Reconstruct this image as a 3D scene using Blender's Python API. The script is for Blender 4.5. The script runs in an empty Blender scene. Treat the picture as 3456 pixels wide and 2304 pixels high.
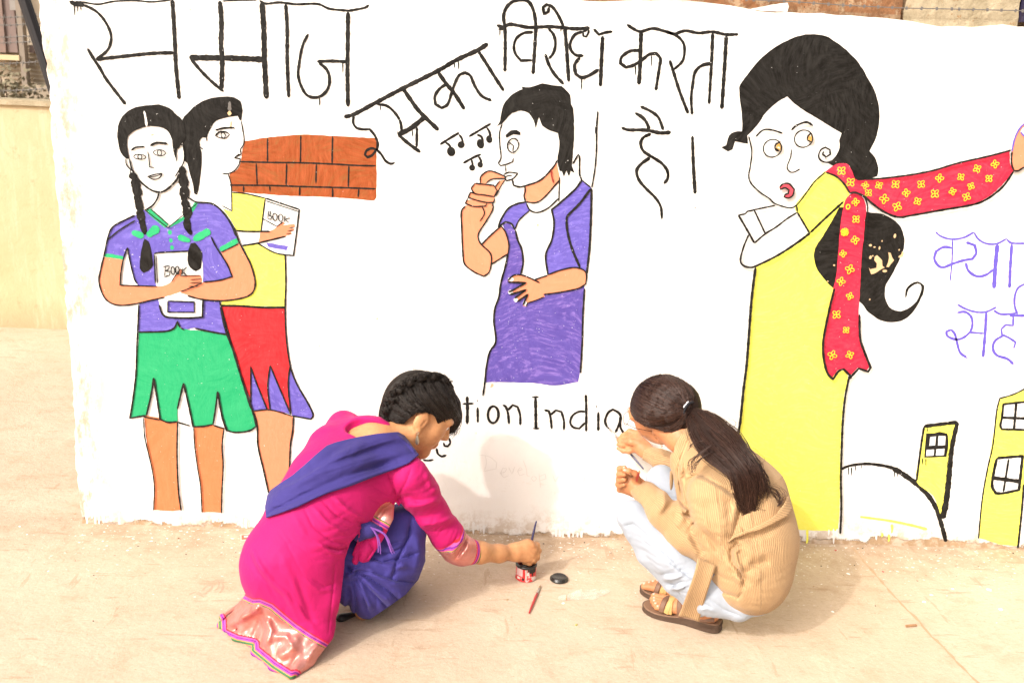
import bpy, bmesh, math, random
import numpy as np
from mathutils import Vector, Matrix
from mathutils.geometry import tessellate_polygon

# ------------------------------------------------------------------ camera, sky, sun, exposure
SC = bpy.context.scene
random.seed(7); RNG = np.random.default_rng(7)
PITCH, YAW, ROLL, CD, FPX, CH = .265129, .040461, .0459194, 3.2372, 3244.17, 1.62
_cp, _sp, _cy, _sy, _cr, _sr = (math.cos(PITCH), math.sin(PITCH), math.cos(YAW), math.sin(YAW), math.cos(ROLL), math.sin(ROLL))
CF = np.array([_sy*_cp, _cy*_cp, -_sp]); _r0 = np.array([_cy, -_sy, 0.]); _u0 = np.cross(_r0, CF)
CR = _cr*_r0+_sr*_u0; CU = -_sr*_r0+_cr*_u0; CC = np.array([0, -CD, CH])
cam_d = bpy.data.cameras.new('camera'); cam = bpy.data.objects.new('camera', cam_d)
SC.collection.objects.link(cam); SC.camera = cam
cam.matrix_world = Matrix(((CR[0], CU[0], -CF[0], CC[0]), (CR[1], CU[1], -CF[1], CC[1]), (CR[2], CU[2], -CF[2], CC[2]), (0, 0, 0, 1)))
cam_d.sensor_width = 36; cam_d.lens = FPX/3456*36; cam_d.clip_end = 500; cam_d.clip_start = .05
cam_d.dof.use_dof = True; cam_d.dof.focus_distance = 3.25; cam_d.dof.aperture_fstop = 5.0

SUN_DIR = Vector((.353, .34, -.38)).normalized()          # the way the light travels
world = bpy.data.worlds.new('World'); SC.world = world; world.use_nodes = True
nt = world.node_tree; bg = nt.nodes['Background']
sky = nt.nodes.new('ShaderNodeTexSky'); sky.sky_type = 'NISHITA'; sky.sun_disc = False
sky.sun_elevation = math.asin(-SUN_DIR.z); sky.sun_rotation = math.atan2(-SUN_DIR.x, -SUN_DIR.y)
sky.dust_density = 8; sky.air_density = 1.4; sky.ozone_density = .6
hs = nt.nodes.new('ShaderNodeHueSaturation'); hs.inputs['Saturation'].default_value = .22
wm = nt.nodes.new('ShaderNodeMix'); wm.data_type = 'RGBA'; wm.blend_type = 'MULTIPLY'; wm.inputs['Factor'].default_value = 1
wm.inputs[7].default_value = (1.0, .945, .90, 1)             # dusty, warm haze
nt.links.new(sky.outputs[0], hs.inputs['Color']); nt.links.new(hs.outputs[0], wm.inputs[6]); nt.links.new(wm.outputs[2], bg.inputs[0])
bg.inputs[1].default_value = .15
sun_d = bpy.data.lights.new('sun', 'SUN'); sun_d.energy = 1.3; sun_d.angle = math.radians(1.5); sun_d.color = (1, .94, .86)
sun = bpy.data.objects.new('sun', sun_d); SC.collection.objects.link(sun)
sun.rotation_euler = SUN_DIR.to_track_quat('-Z', 'Y').to_euler(); sun.location = (-3, -4, 5)
SC.view_settings.view_transform = 'Standard'; SC.view_settings.look = 'None'; SC.view_settings.gamma = 1
SC.view_settings.exposure = .80
SC.cycles.max_bounces = 6; SC.cycles.diffuse_bounces = 3

# ------------------------------------------------------------------ measuring helpers (photo survey points -> metres)
ORG = dict(A=(0, 0), B=(1100, 0), C=(2256, 0), D=(200, 700), E=(1400, 600), F=(2256, 700), G=(700, 1200), H=(700, 1504), I=(1700, 1200), J=(1600, 1504), K=(0, 1504), L=(2256, 1504))
def full(c, x, y): return ORG[c][0]+x/1.96, ORG[c][1]+y/1.96
def rayv(x, y): return CF+(x-1728)/FPX*CR-(y-1152)/FPX*CU
def at(c, x, y, depth):                      # survey point on the upright plane y = depth
    v = rayv(*full(c, x, y)); return CC+(depth+CD)/v[1]*v
def mpp(c, x, y, depth):                     # metres per survey pixel there
    p = at(c, x, y, depth); return float(np.dot(p-CC, CF))/FPX/1.96
def ground_at(c, x, y, z=0.):
    v = rayv(*full(c, x, y)); return CC+(z-CH)/v[2]*v
def P(s):                                    # 'A 1,2 3,4 D 5,6' -> points on the wall face (x, z)
    out = []; c = None
    for t in s.split():
        if t.isalpha(): c = t
        else:
            x, y = t.split(','); p = at(c, float(x), float(y), 0.); out.append((p[0], p[2]))
    return out
WPX = 1/1.96/1000                            # survey pixel on the wall in metres (about)

# ------------------------------------------------------------------ objects and tags
def link(o, parent=None):
    SC.collection.objects.link(o)
    if parent: o.parent = parent
    return o
def mesh_obj(name, verts, faces, mat, parent=None, smooth=False):
    me = bpy.data.meshes.new(name); me.from_pydata([tuple(map(float, v)) for v in verts], [], [tuple(map(int, f)) for f in faces]); me.update()
    if mat: me.materials.append(mat)
    if smooth: me.polygons.foreach_set('use_smooth', [True]*len(me.polygons))
    return link(bpy.data.objects.new(name, me), parent)
def tag(o, label=None, cat=None, group=None, kind=None):
    if label: o['label'] = label
    if cat: o['category'] = cat
    if group: o['group'] = group
    if kind: o['kind'] = kind
    return o
def empty(name, loc=(0, 0, 0)):
    o = bpy.data.objects.new(name, None); o.location = loc; o.empty_display_size = .05; return link(o)
class MB:
    """collects boxes, tubes and prisms; build() links them as one mesh"""
    def __init__(s): s.v = []; s.f = []
    def add(s, v, f):
        n = len(s.v); s.v += [tuple(map(float, p)) for p in v]; s.f += [tuple(i+n for i in q) for q in f]; return s
    def box(s, c, d, m=None):
        x, y, z = d[0]/2, d[1]/2, d[2]/2
        v = [Vector((a*x, b*y, e*z)) for a in (-1, 1) for b in (-1, 1) for e in (-1, 1)]
        if m: v = [m@p for p in v]
        v = [p+Vector(c) for p in v]
        return s.add(v, [(0, 1, 3, 2), (4, 6, 7, 5), (0, 4, 5, 1), (2, 3, 7, 6), (0, 2, 6, 4), (1, 5, 7, 3)])
    def tube(s, pts, rad, n=8, caps=True):
        pts = [Vector(p) for p in pts]; m = len(pts)
        if not hasattr(rad, '__len__'): rad = [rad]*m
        v = []; f = []; up = None
        for i, p in enumerate(pts):
            t = (pts[min(i+1, m-1)]-pts[max(i-1, 0)]).normalized()
            if up is None: up = t.orthogonal().normalized()
            up = (up-t*up.dot(t)); up = up.normalized() if up.length > 1e-9 else t.orthogonal().normalized()
            b = t.cross(up)
            for k in range(n):
                a = 2*math.pi*k/n; v.append(p+(up*math.cos(a)+b*math.sin(a))*rad[i])
        for i in range(m-1):
            for k in range(n):
                f.append((i*n+k, i*n+(k+1) % n, (i+1)*n+(k+1) % n, (i+1)*n+k))
        if caps: f.append(tuple(range(n))[::-1]); f.append(tuple((m-1)*n+k for k in range(n)))
        return s.add(v, f)
    def lathe(s, prof, n=32, c=(0, 0, 0)):
        v = []; f = []
        for r, z in prof:
            for k in range(n):
                a = 2*math.pi*k/n; v.append((c[0]+r*math.cos(a), c[1]+r*math.sin(a), c[2]+z))
        for i in range(len(prof)-1):
            for k in range(n): f.append((i*n+k, i*n+(k+1) % n, (i+1)*n+(k+1) % n, (i+1)*n+k))
        return s.add(v, f)
    def build(s, name, mat, parent=None, smooth=False): return mesh_obj(name, s.v, s.f, mat, parent, smooth)

# ------------------------------------------------------------------ materials
def srgb(r, g, b):
    f = lambda c: ((c/255+.055)/1.055)**2.4 if c > 10 else c/255/12.92
    return (f(r), f(g), f(b), 1)
class Nodes:
    def __init__(s, name, rough=.8, spec=.3):
        s.m = bpy.data.materials.new(name); s.m.use_nodes = True; s.t = s.m.node_tree; s.b = s.t.nodes['Principled BSDF']
        s.b.inputs['Roughness'].default_value = rough; s.b.inputs['Specular IOR Level'].default_value = spec
        s.co = s.t.nodes.new('ShaderNodeTexCoord').outputs['Object']
    def n(s, k): return s.t.nodes.new(k)
    def l(s, a, b): s.t.links.new(a, b)
    def noise(s, scale, detail=4, rough=.6, stretch=None, co=None, distort=0.):
        t = s.n('ShaderNodeTexNoise'); t.inputs['Scale'].default_value = scale; t.inputs['Detail'].default_value = detail
        t.inputs['Roughness'].default_value = rough; t.inputs['Distortion'].default_value = distort
        c = co or s.co
        if stretch:
            mp = s.n('ShaderNodeMapping'); mp.inputs['Scale'].default_value = stretch[:3]
            if len(stretch) > 3: mp.inputs['Rotation'].default_value = stretch[3:6]
            s.l(c, mp.inputs['Vector']); c = mp.outputs[0]
        s.l(c, t.inputs['Vector']); return t.outputs['Fac']
    def ramp(s, fac, lo, hi, c0=(0, 0, 0, 1), c1=(1, 1, 1, 1)):
        r = s.n('ShaderNodeValToRGB'); e = r.color_ramp.elements; e[0].position = lo; e[1].position = hi; e[0].color = c0; e[1].color = c1
        s.l(fac, r.inputs['Fac']); return r.outputs['Color']
    def mix(s, fac, a, b, blend='MIX'):
        m = s.n('ShaderNodeMix'); m.data_type = 'RGBA'; m.blend_type = blend
        if hasattr(fac, 'is_linked'): s.l(fac, m.inputs['Factor'])
        else: m.inputs['Factor'].default_value = fac
        for v, i in ((a, 6), (b, 7)):
            if hasattr(v, 'is_linked'): s.l(v, m.inputs[i])
            else: m.inputs[i].default_value = v
        return m.outputs[2]
    def math(s, op, a, b=0.):
        m = s.n('ShaderNodeMath'); m.operation = op
        for v, i in ((a, 0), (b, 1)):
            if hasattr(v, 'is_linked'): s.l(v, m.inputs[i])
            else: m.inputs[i].default_value = v
        return m.outputs[0]
    def attr(s, name):
        a = s.n('ShaderNodeAttribute'); a.attribute_name = name; return a.outputs['Fac']
    def color(s, c):
        if hasattr(c, 'is_linked'): s.l(c, s.b.inputs['Base Color'])
        else: s.b.inputs['Base Color'].default_value = c
    def bump(s, h, strength=.3, dist=.01):
        b = s.n('ShaderNodeBump'); b.inputs['Strength'].default_value = strength; b.inputs['Distance'].default_value = dist
        s.l(h, b.inputs['Height'])
        if s.b.inputs['Normal'].is_linked: s.l(s.b.inputs['Normal'].links[0].from_socket, b.inputs['Normal'])
        s.l(b.outputs[0], s.b.inputs['Normal'])
def scale_c(c, k): return (min(1, c[0]*k), min(1, c[1]*k), min(1, c[2]*k), 1)
def mix_c(a, b, t): return tuple(a[i]*(1-t)+b[i]*t for i in range(3))+(1,)
WHITE = (.80, .79, .765, 1)
def simple(name, c, rough=.7, spec=.3, var=.12, scale=30, bump=0., metal=0.):
    q = Nodes(name, rough, spec); q.b.inputs['Metallic'].default_value = metal
    q.color(q.mix(q.noise(scale), scale_c(c, 1-var), scale_c(c, 1+var)))
    if bump: q.bump(q.noise(scale*4), bump, .004)
    return q.m
def paint(name, c, var=.14, chips=.70, rough=.55, stretch=(8, 8, 1.2), streak=None, spec=.25, amt=1.):
    """brushed wall paint: strokes in drifting directions, two tones, little bare specks of the whitewash"""
    q = Nodes(name, rough, spec)
    w = q.n('ShaderNodeMapping'); w.inputs['Rotation'].default_value = (.3, .7, .2); q.l(q.co, w.inputs['Vector'])
    def strokes(sc, st, rot):                # brush marks that bend with a slow noise
        nz = q.n('ShaderNodeTexNoise'); nz.inputs['Scale'].default_value = 3.; nz.inputs['Detail'].default_value = 1; q.l(q.co, nz.inputs['Vector'])
        ad = q.n('ShaderNodeVectorMath'); ad.operation = 'MULTIPLY_ADD'; q.l(nz.outputs['Color'], ad.inputs[0]); ad.inputs[1].default_value = (.35, .35, .35); q.l(q.co, ad.inputs[2])
        return q.noise(sc, 6, .72, st+(0, rot, 0), co=ad.outputs[0])
    a = q.ramp(strokes(13, (7, 7, 1.3), .15), .36, .68); b = q.ramp(strokes(9, (1.4, 5, 6), .5), .40, .66)
    k = q.ramp(q.noise(4.5, 3, .6), .42, .58); m_ = q.mix(k, a, b)
    col = q.mix(m_, scale_c(c, 1-var), mix_c(scale_c(c, 1+var*.6), WHITE, .03))
    col = q.mix(q.ramp(q.noise(3.2, 5, .7), .35, .75), col, q.mix(.5, col, scale_c(c, 1-var*.5)))
    if streak: col = q.mix(q.math('MULTIPLY', q.ramp(strokes(11, (2.2, 2.2, 9), .75), .50, .74), amt), col, streak)
    f = q.ramp(q.noise(150, 2, .5), chips+.025, chips+.05)
    col = q.mix(f, col, WHITE); q.color(col)
    q.bump(q.noise(60, 6, .7, (1, 1, .4)), .35, .004)
    return q.m
M_BLACK = paint('black_paint', (.009, .008, .007, 1), .3, .715, .5, (1.5, 1.5, 9), spec=.15)
M_LINE = paint('black_line_paint', (.010, .0085, .007, 1), .3, .71, .6, (1.5, 1.5, 9), spec=.15)
M_HAIRP = paint('black_hair_paint', (.0075, .0065, .0055, 1), .3, .73, .42, (6, 6, 1.5), (.022, .020, .017, 1), spec=.16, amt=.5)
M_PURPLE = paint('purple_paint', srgb(99, 88, 180), .16, .70, streak=srgb(134, 121, 206))
M_PURPLE_D = paint('deep_purple_paint', srgb(88, 73, 158), .16, .69, .45, (6, 6, 2), srgb(146, 120, 198))
M_VIOLET_INK = paint('violet_letter_paint', srgb(98, 84, 190), .1, .72)
M_GREEN = paint('green_paint', (.013, .37, .142, 1), .10, .73)
M_GREEN_T = paint('green_trim_paint', (.02, .42, .16, 1), .10, .73)
M_SKINP = paint('orange_skin_paint', (.72, .245, .125, 1), .07, .72)
M_SKINP2 = paint('peach_skin_paint', (.76, .265, .14, 1), .06, .73)
M_LEGP = paint('dark_orange_skin_paint', (.64, .195, .075, 1), .10, .71)
M_YELLOW = paint('yellow_paint', (.86, .84, .115, 1), .04, .74, streak=(.86, .86, .19, 1))
M_RED = paint('red_paint', (.66, .018, .025, 1), .12, .72)
M_SCARF = paint('crimson_scarf_paint', (.62, .018, .055, 1), .12, .72, streak=(.66, .06, .10, 1))
M_FLOWER = paint('yellow_flower_paint', (.78, .58, .03, 1), .08, .75)
M_BRICKP = paint('painted_brick', (.36, .075, .014, 1), .34, .73, .4, (1.2, 1.2, 4), (.24, .105, .03, 1))
M_WHITEP = paint('white_paint', WHITE, .02, .95, .55)
M_PINK = paint('pink_paint', (.62, .06, .09, 1), .1, .75)
M_GREYP = paint('grey_paint', (.16, .15, .14, 1), .2, .75)
M_IRIS = paint('ochre_paint', (.62, .33, .07, 1), .3, .60)
M_PENCIL = simple('pencil_mark', (.715, .69, .655, 1), .8, .2, .05, 120)
M_OXIDE = paint('oxide_red_paint', (.28, .03, .02, 1), .2, .75)
M_CREAM = simple('bare_plaster', (.62, .44, .25, 1), .9, .1, .15, 60, .3)

def wall_material():
    q = Nodes('whitewashed_plaster', .62, .25)
    base = q.mix(q.ramp(q.noise(3.2, 5, .65), .3, .75), (.80, .775, .735, 1), (.83, .815, .79, 1))
    sx = q.n('ShaderNodeSeparateXYZ'); q.l(q.co, sx.inputs[0])
    # worn pinkish band along the left end and scraped foot of the wall
    lf = q.n('ShaderNodeMapRange'); q.l(sx.outputs['X'], lf.inputs['Value'])
    lf.inputs['From Min'].default_value = -1.36; lf.inputs['From Max'].default_value = -1.20; lf.inputs['To Min'].default_value = .95; lf.inputs['To Max'].default_value = 0
    w1 = q.math('MULTIPLY', lf.outputs[0], q.ramp(q.noise(16, 6, .75, (1, 1, .45)), .46, .60))
    base = q.mix(w1, base, (.52, .36, .26, 1))
    # small rust specks and plaster pits
    base = q.mix(q.ramp(q.noise(22, 2, .5), .745, .78), base, (.52, .36, .23, 1))
    base = q.mix(q.math('MULTIPLY', q.ramp(q.noise(5, 6, .8, (1, 1, 2.5)), .60, .70), .5), base, (.62, .50, .39, 1))
    # foot: whitewash lost in ragged patches
    ft = q.math('ADD', sx.outputs['Z'], q.math('MULTIPLY', q.math('SUBTRACT', q.noise(9, 7, .72, (1, 1, 1.4)), .5), .16))
    r2 = q.n('ShaderNodeMapRange'); q.l(sx.outputs['X'], r2.inputs['Value'])
    r2.inputs['From Min'].default_value = .7; r2.inputs['From Max'].default_value = 1.05; r2.inputs['To Min'].default_value = 0; r2.inputs['To Max'].default_value = .016
    ft = q.math('SUBTRACT', ft, r2.outputs[0])
    fm = q.ramp(ft, .006, .012, (1, 1, 1, 1), (0, 0, 0, 1))
    base = q.mix(fm, base, q.mix(q.noise(40, 5), (.24, .15, .08, 1), (.52, .37, .23, 1)))
    gm = q.ramp(ft, .012, .11, (1, 1, 1, 1), (0, 0, 0, 1))
    base = q.mix(q.math('MULTIPLY', gm, q.ramp(q.noise(14, 6, .75), .46, .58)), base, (.55, .45, .35, 1))
    q.color(base)
    q.bump(q.noise(9, 7, .62), .30, .02); q.bump(q.noise(75, 5, .7), .28, .005)
    q.bump(q.math('MULTIPLY', fm, -1.), .6, .012)
    return q.m
M_WALL = wall_material()

def ground_material():
    q = Nodes('dusty_concrete', .85, .15)
    a = q.ramp(q.noise(1.6, 6, .62), .32, .72)
    base = q.mix(a, (.49, .375, .272, 1), (.57, .46, .35, 1))
    base = q.mix(q.math('MULTIPLY', q.ramp(q.noise(7, 7, .74, (1, 1.6, 1)), .50, .68), .55), base, (.415, .285, .18, 1))
    base = q.mix(q.math('MULTIPLY', q.ramp(q.noise(3.1, 8, .8, (1.4, 1, 1)), .57, .72), .6), base, (.36, .24, .15, 1))
    base = q.mix(q.math('MULTIPLY', q.ramp(q.noise(11, 5, .7), .57, .74), .65), base, (.58, .475, .355, 1))
    base = q.mix(q.math('MULTIPLY', q.ramp(q.noise(26, 5, .75, (1, 2.2, 1)), .62, .70), .9), base, (.32, .22, .14, 1))
    base = q.mix(q.math('MULTIPLY', q.ramp(q.noise(140, 3, .6), .55, .75), .25), base, (.34, .25, .17, 1))
    # long scuffs
    base = q.mix(q.math('MULTIPLY', q.ramp(q.noise(3, 5, .6, (1.4, 9, 1, 0, 0, .7)), .61, .66), .55), base, (.36, .25, .16, 1))
    base = q.mix(q.math('MULTIPLY', q.ramp(q.noise(2.2, 6, .65, (8, 1.2, 1, 0, 0, .4)), .635, .66), .5), base, (.37, .26, .165, 1))
    base = q.mix(q.math('MULTIPLY', q.ramp(q.noise(5, 7, .78, (1, 1, 1), distort=1.5), .585, .60), .4), base, (.60, .49, .37, 1))
    # soil swept against the wall, dropped whitewash
    sx = q.n('ShaderNodeSeparateXYZ'); q.l(q.co, sx.inputs[0])
    def near(y0, y1, v):
        r = q.n('ShaderNodeMapRange'); q.l(sx.outputs['Y'], r.inputs['Value']); r.inputs['From Min'].default_value = y0; r.inputs['From Max'].default_value = y1
        r.inputs['To Min'].default_value = 0; r.inputs['To Max'].default_value = v
        e = q.n('ShaderNodeMapRange'); q.l(sx.outputs['Y'], e.inputs['Value']); e.inputs['From Min'].default_value = .03; e.inputs['From Max'].default_value = .12; e.inputs['To Min'].default_value = 1; e.inputs['To Max'].default_value = 0
        x_ = q.n('ShaderNodeMapRange'); q.l(sx.outputs['X'], x_.inputs['Value']); x_.inputs['From Min'].default_value = -1.9; x_.inputs['From Max'].default_value = -1.3
        return q.math('MULTIPLY', q.math('MULTIPLY', r.outputs[0], e.outputs[0]), x_.outputs[0])
    base = q.mix(q.math('MULTIPLY', near(-.30, -.02, 1.), q.ramp(q.noise(9, 7, .75), .36, .66)), base, (.34, .235, .15, 1))
    dens = near(-.80, -.10, .118)
    sp = q.math('ADD', q.noise(58, 3, .55, (1, 1.5, 1)), q.math('SUBTRACT', dens, .06))
    sp2 = q.math('ADD', q.noise(23, 4, .6, (1, 1.7, 1)), q.math('SUBTRACT', dens, .085))
    base = q.mix(q.ramp(sp, .705, .72), base, WHITE); base = q.mix(q.ramp(sp2, .70, .71), base, (.74, .70, .63, 1))
    base = q.mix(q.ramp(q.math('ADD', q.noise(47, 2, .5, (1.2, 1.4, 1)), q.math('SUBTRACT', dens, .10)), .735, .745), base, (.09, .075, .06, 1))
    base = q.mix(q.math('MULTIPLY', q.ramp(q.noise(52, 6, .8, (1, 1.8, 1)), .50, .66), .38), base, (.35, .25, .165, 1))
    base = q.mix(q.math('MULTIPLY', q.ramp(q.noise(90, 4, .75), .56, .66), .35), base, (.62, .53, .42, 1))
    q.color(base); q.bump(q.noise(7, 8, .68), .35, .02); q.bump(q.noise(60, 6, .75), .35, .006)
    return q.m
M_GROUND = ground_material()

# ------------------------------------------------------------------ ground and wall
mesh_obj('ground', [(-60, -30, 0), (60, -30, 0), (60, 90, 0), (-60, 90, 0)], [(0, 1, 2, 3)], M_GROUND)['kind'] = 'structure'

def catmull(pts, step, closed=False, corner=50):
    """smooth path through pts; vertices with a sharp turn stay corners"""
    P_ = [np.array(p, float) for p in pts]; n = len(P_)
    if n < 3: 
        L = np.linalg.norm(P_[-1]-P_[0]); m = max(2, int(L/step)+1); return [P_[0]+(P_[-1]-P_[0])*t for t in np.linspace(0, 1, m)]
    def sharp(i):
        if not closed and i in (0, n-1): return True
        a = P_[i]-P_[i-1]; b = P_[(i+1) % n]-P_[i]; la, lb = np.linalg.norm(a), np.linalg.norm(b)
        if la < 1e-9 or lb < 1e-9: return True
        return math.degrees(math.acos(max(-1, min(1, float(a@b)/la/lb)))) > corner
    S = [sharp(i) for i in range(n)]; out = []
    for i in range(n if closed else n-1):
        j = (i+1) % n; p1, p2 = P_[i], P_[j]; L = np.linalg.norm(p2-p1)
        t1 = (p2-p1) if S[i] else (P_[j]-P_[i-1])*.5; t2 = (p2-p1) if S[j] else (P_[(j+1) % n]-p1)*.5
        for t in (t1, t2):
            l = np.linalg.norm(t)
            if l > 1.4*L: t *= 1.4*L/l
        m = max(1, int(round(L/step)))
        for k in range(m):
            s = k/m; out.append((2*s**3-3*s*s+1)*p1+(s**3-2*s*s+s)*t1+(-2*s**3+3*s*s)*p2+(s**3-s*s)*t2)
    if not closed: out.append(P_[-1])
    return out
class Paint:
    """flat coats of paint on the wall face, each coat a hair above the last"""
    def __init__(s, base=.0006): s.o = base
    def lift(s): s.o += .00007; return -s.o
    def fill(s, mb, pts, smooth=True, jit=.0008, corner=50):
        q = catmull(pts, .012, True, corner) if smooth else [np.array(p) for p in pts]
        q = [p+np.array((random.uniform(-jit, jit), random.uniform(-jit, jit))) for p in q]
        y = s.lift(); tri = tessellate_polygon([[Vector((p[0], p[1], 0)) for p in q]])
        v = [(p[0], y, p[1]) for p in q]
        f = []
        for t in tri:
            a, b, c = (q[i] for i in t)
            f.append(tuple(t) if (b[0]-a[0])*(c[1]-a[1])-(b[1]-a[1])*(c[0]-a[0]) > 0 else tuple(t)[::-1])
        mb.add(v, f)
    def line(s, mb, pts, w, w2=None, jit=.16, closed=False, taper=.0):
        w = w*WPX*1.28; w2 = (w2*WPX*1.28) if w2 else w
        q = catmull(pts, .006, closed); n = len(q); y = s.lift()
        if closed: q.append(q[0]); n += 1
        ph = random.uniform(0, 99); v = []; f = []
        for i, p in enumerate(q):
            t = q[min(i+1, n-1)]-q[max(i-1, 0)]; t = t/(np.linalg.norm(t)+1e-9); nn = np.array((-t[1], t[0]))
            u = i/(n-1); hw = (w+(w2-w)*u)/2*(1+jit*(math.sin(i*.9+ph)+.8*math.sin(i*2.3+ph*2)+.5*random.uniform(-1, 1))*.6)
            if not closed:
                e = min(i, n-1-i)*.006/(w/2+1e-9)
                if e < 1: hw *= math.sqrt(max(.12, 1-(1-e)**2)) if not taper else max(.25, e)
                if taper: hw *= min(1, (1-u)/taper+.15)
            a = p+nn*hw; b = p-nn*hw; v += [(a[0], y, a[1]), (b[0], y, b[1])]
            if i: f.append((2*i-2, 2*i-1, 2*i+1, 2*i))
        mb.add(v, f)
    def oval(s, mb, c, rx, ry, rot=0, n=20):
        (cx, cz), = P(c); q = []
        for k in range(n):
            a = 2*math.pi*k/n; x = rx*math.cos(a)*WPX; z = ry*math.sin(a)*WPX
            q.append((cx+x*math.cos(rot)-z*math.sin(rot), cz+x*math.sin(rot)+z*math.cos(rot)))
        s.fill(mb, q, False, .0003)
    def ring(s, mb, c, rx, ry, w, rot=0, a0=0, a1=360, n=22):
        (cx, cz), = P(c); q = []
        for k in range(n+(a1-a0 < 360)):
            a = math.radians(a0+(a1-a0)*k/n); x = rx*math.cos(a)*WPX; z = ry*math.sin(a)*WPX
            q.append((cx+x*math.cos(rot)-z*math.sin(rot), cz+x*math.sin(rot)+z*math.cos(rot)))
        s.line(mb, q, w, closed=a1-a0 >= 360)

# wall: brick core, plaster coat with a ragged left end, brick and concrete above the plaster
ZT = 1.867
wall = empty('mural_wall', (0, .1, 0)); wall.location = (0, 0, 0)
tag(wall, 'long white plastered boundary wall covered with a hand painted mural', 'wall')
edge = catmull(P('A 255,-120 262,0 275,200 318,500 330,650 352,1000 390,1400 D 50,700 75,1000 95,1300 K 500,0 508,150 525,300 540,500 536,560'), .02)
edge = [(p[0]+random.uniform(-.004, .004), p[1]) for p in edge]
edge[-1] = (edge[-1][0], -.05)
topx = np.arange(edge[0][0]+.03, 4.6, .05)
def top_z(x): return ZT+.010*math.sin(3.1*x)+.006*math.sin(11*x+1)+random.uniform(-.004, .004)-.006*(x-1.5)
poly = [(4.6, -.05)]+[(x, top_z(x)) for x in topx[::-1]]+[(e[0], e[1]) for e in edge]
tri = tessellate_polygon([[Vector((p[0], p[1], 0)) for p in poly]])
n = len(poly); v = [(p[0], 0, p[1]) for p in poly]+[(p[0], .03, p[1]) for p in poly]; f = []
for t in tri:
    a, b, c = (poly[i] for i in t)
    t = tuple(t) if (b[0]-a[0])*(c[1]-a[1])-(b[1]-a[1])*(c[0]-a[0]) > 0 else tuple(t)[::-1]
    f.append(t)
for i in range(n): j = (i+1) % n; f.append((i, i+n, j+n, j))
mesh_obj('plaster_coat', v, f, M_WALL, wall)
def brick_material():
    q = Nodes('old_brick', .9, .1)
    br = q.n('ShaderNodeTexBrick'); mp = q.n('ShaderNodeMapping'); mp.inputs['Rotation'].default_value = (math.radians(90), 0, 0)
    q.l(q.co, mp.inputs['Vector']); q.l(mp.outputs[0], br.inputs['Vector'])
    br.inputs['Scale'].default_value = 1; br.inputs['Brick Width'].default_value = .23; br.inputs['Row Height'].default_value = .085; br.inputs['Mortar Size'].default_value = .012
    br.inputs['Mortar Smooth'].default_value = .4
    br.inputs['Color1'].default_value = (.30, .13, .06, 1); br.inputs['Color2'].default_value = (.38, .20, .10, 1); br.inputs['Mortar'].default_value = (.36, .25, .155, 1)
    c = q.mix(q.ramp(q.noise(30, 7, .8), .44, .58), br.outputs['Color'], (.24, .125, .065, 1))
    c = q.mix(q.ramp(q.noise(17, 7, .8), .52, .60), c, (.46, .32, .20, 1)); c = q.mix(q.ramp(q.noise(40, 5, .7), .66, .69), c, (.06, .035, .02, 1)); q.color(c)
    q.bump(br.outputs['Fac'], -.8, .012); q.bump(q.noise(70, 7, .8), .9, .012); return q.m
M_BRICK = brick_material()
x0 = min(e[0] for e in edge)+.05
MB().box(((x0+4.6)/2, .15, 1.05), (4.6-x0, .23, 2.2)).build('brick_core', M_BRICK, wall)
def rough_slab(name, xa, xb, za, zb, y0, mat, amp):
    nx = max(2, int((xb-xa)/.02)); nz = max(2, int((zb-za)/.02)); v = []; f = []
    for i in range(nx+1):
        for k in range(nz+1):
            e = .5 if i in (0, nx) else 1
            v.append((xa+(xb-xa)*i/nx+random.uniform(-.003, .003), y0+random.uniform(-amp, amp)*e, za+(zb-za)*k/nz+random.uniform(-.003, .003)))
    for i in range(nx):
        for k in range(nz): f.append((i*(nz+1)+k, (i+1)*(nz+1)+k, (i+1)*(nz+1)+k+1, i*(nz+1)+k+1))
    return mesh_obj(name, v, f, mat, wall)
xs0 = at('C', 1560, 70, .015)[0]; xs1 = at('C', 2318, 70, .015)[0]
q = Nodes('weathered_concrete', .9, .1)
c = q.mix(q.ramp(q.noise(9, 7, .75), .35, .7), (.30, .25, .16, 1), (.52, .44, .31, 1)); c = q.mix(q.ramp(q.noise(30, 6, .75), .6, .68), c, (.30, .17, .07, 1)); q.color(c); q.bump(q.noise(30, 7, .75), .7, .012)
M_CONC = q.m
rough_slab('concrete_block', xs0, xs1, ZT-.06, 2.16, .012, M_CONC, .0015)
rough_slab('brick_facing', at('B', 1500, 0, .02)[0], xs0-.006, ZT-.06, 2.16, .020, M_BRICK, .0022)
# flakes of plaster left on the bricks
pt = Paint(-.004); m = MB()
for s in ('C 540,62 640,40 790,18 800,45 790,78 700,76 600,70', 'B 2100,45 2130,35 2260,45 2340,60 2290,68 2180,58'):
    pt.fill(m, P(s))
m.build('plaster_flake', M_WALL, wall)

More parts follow.
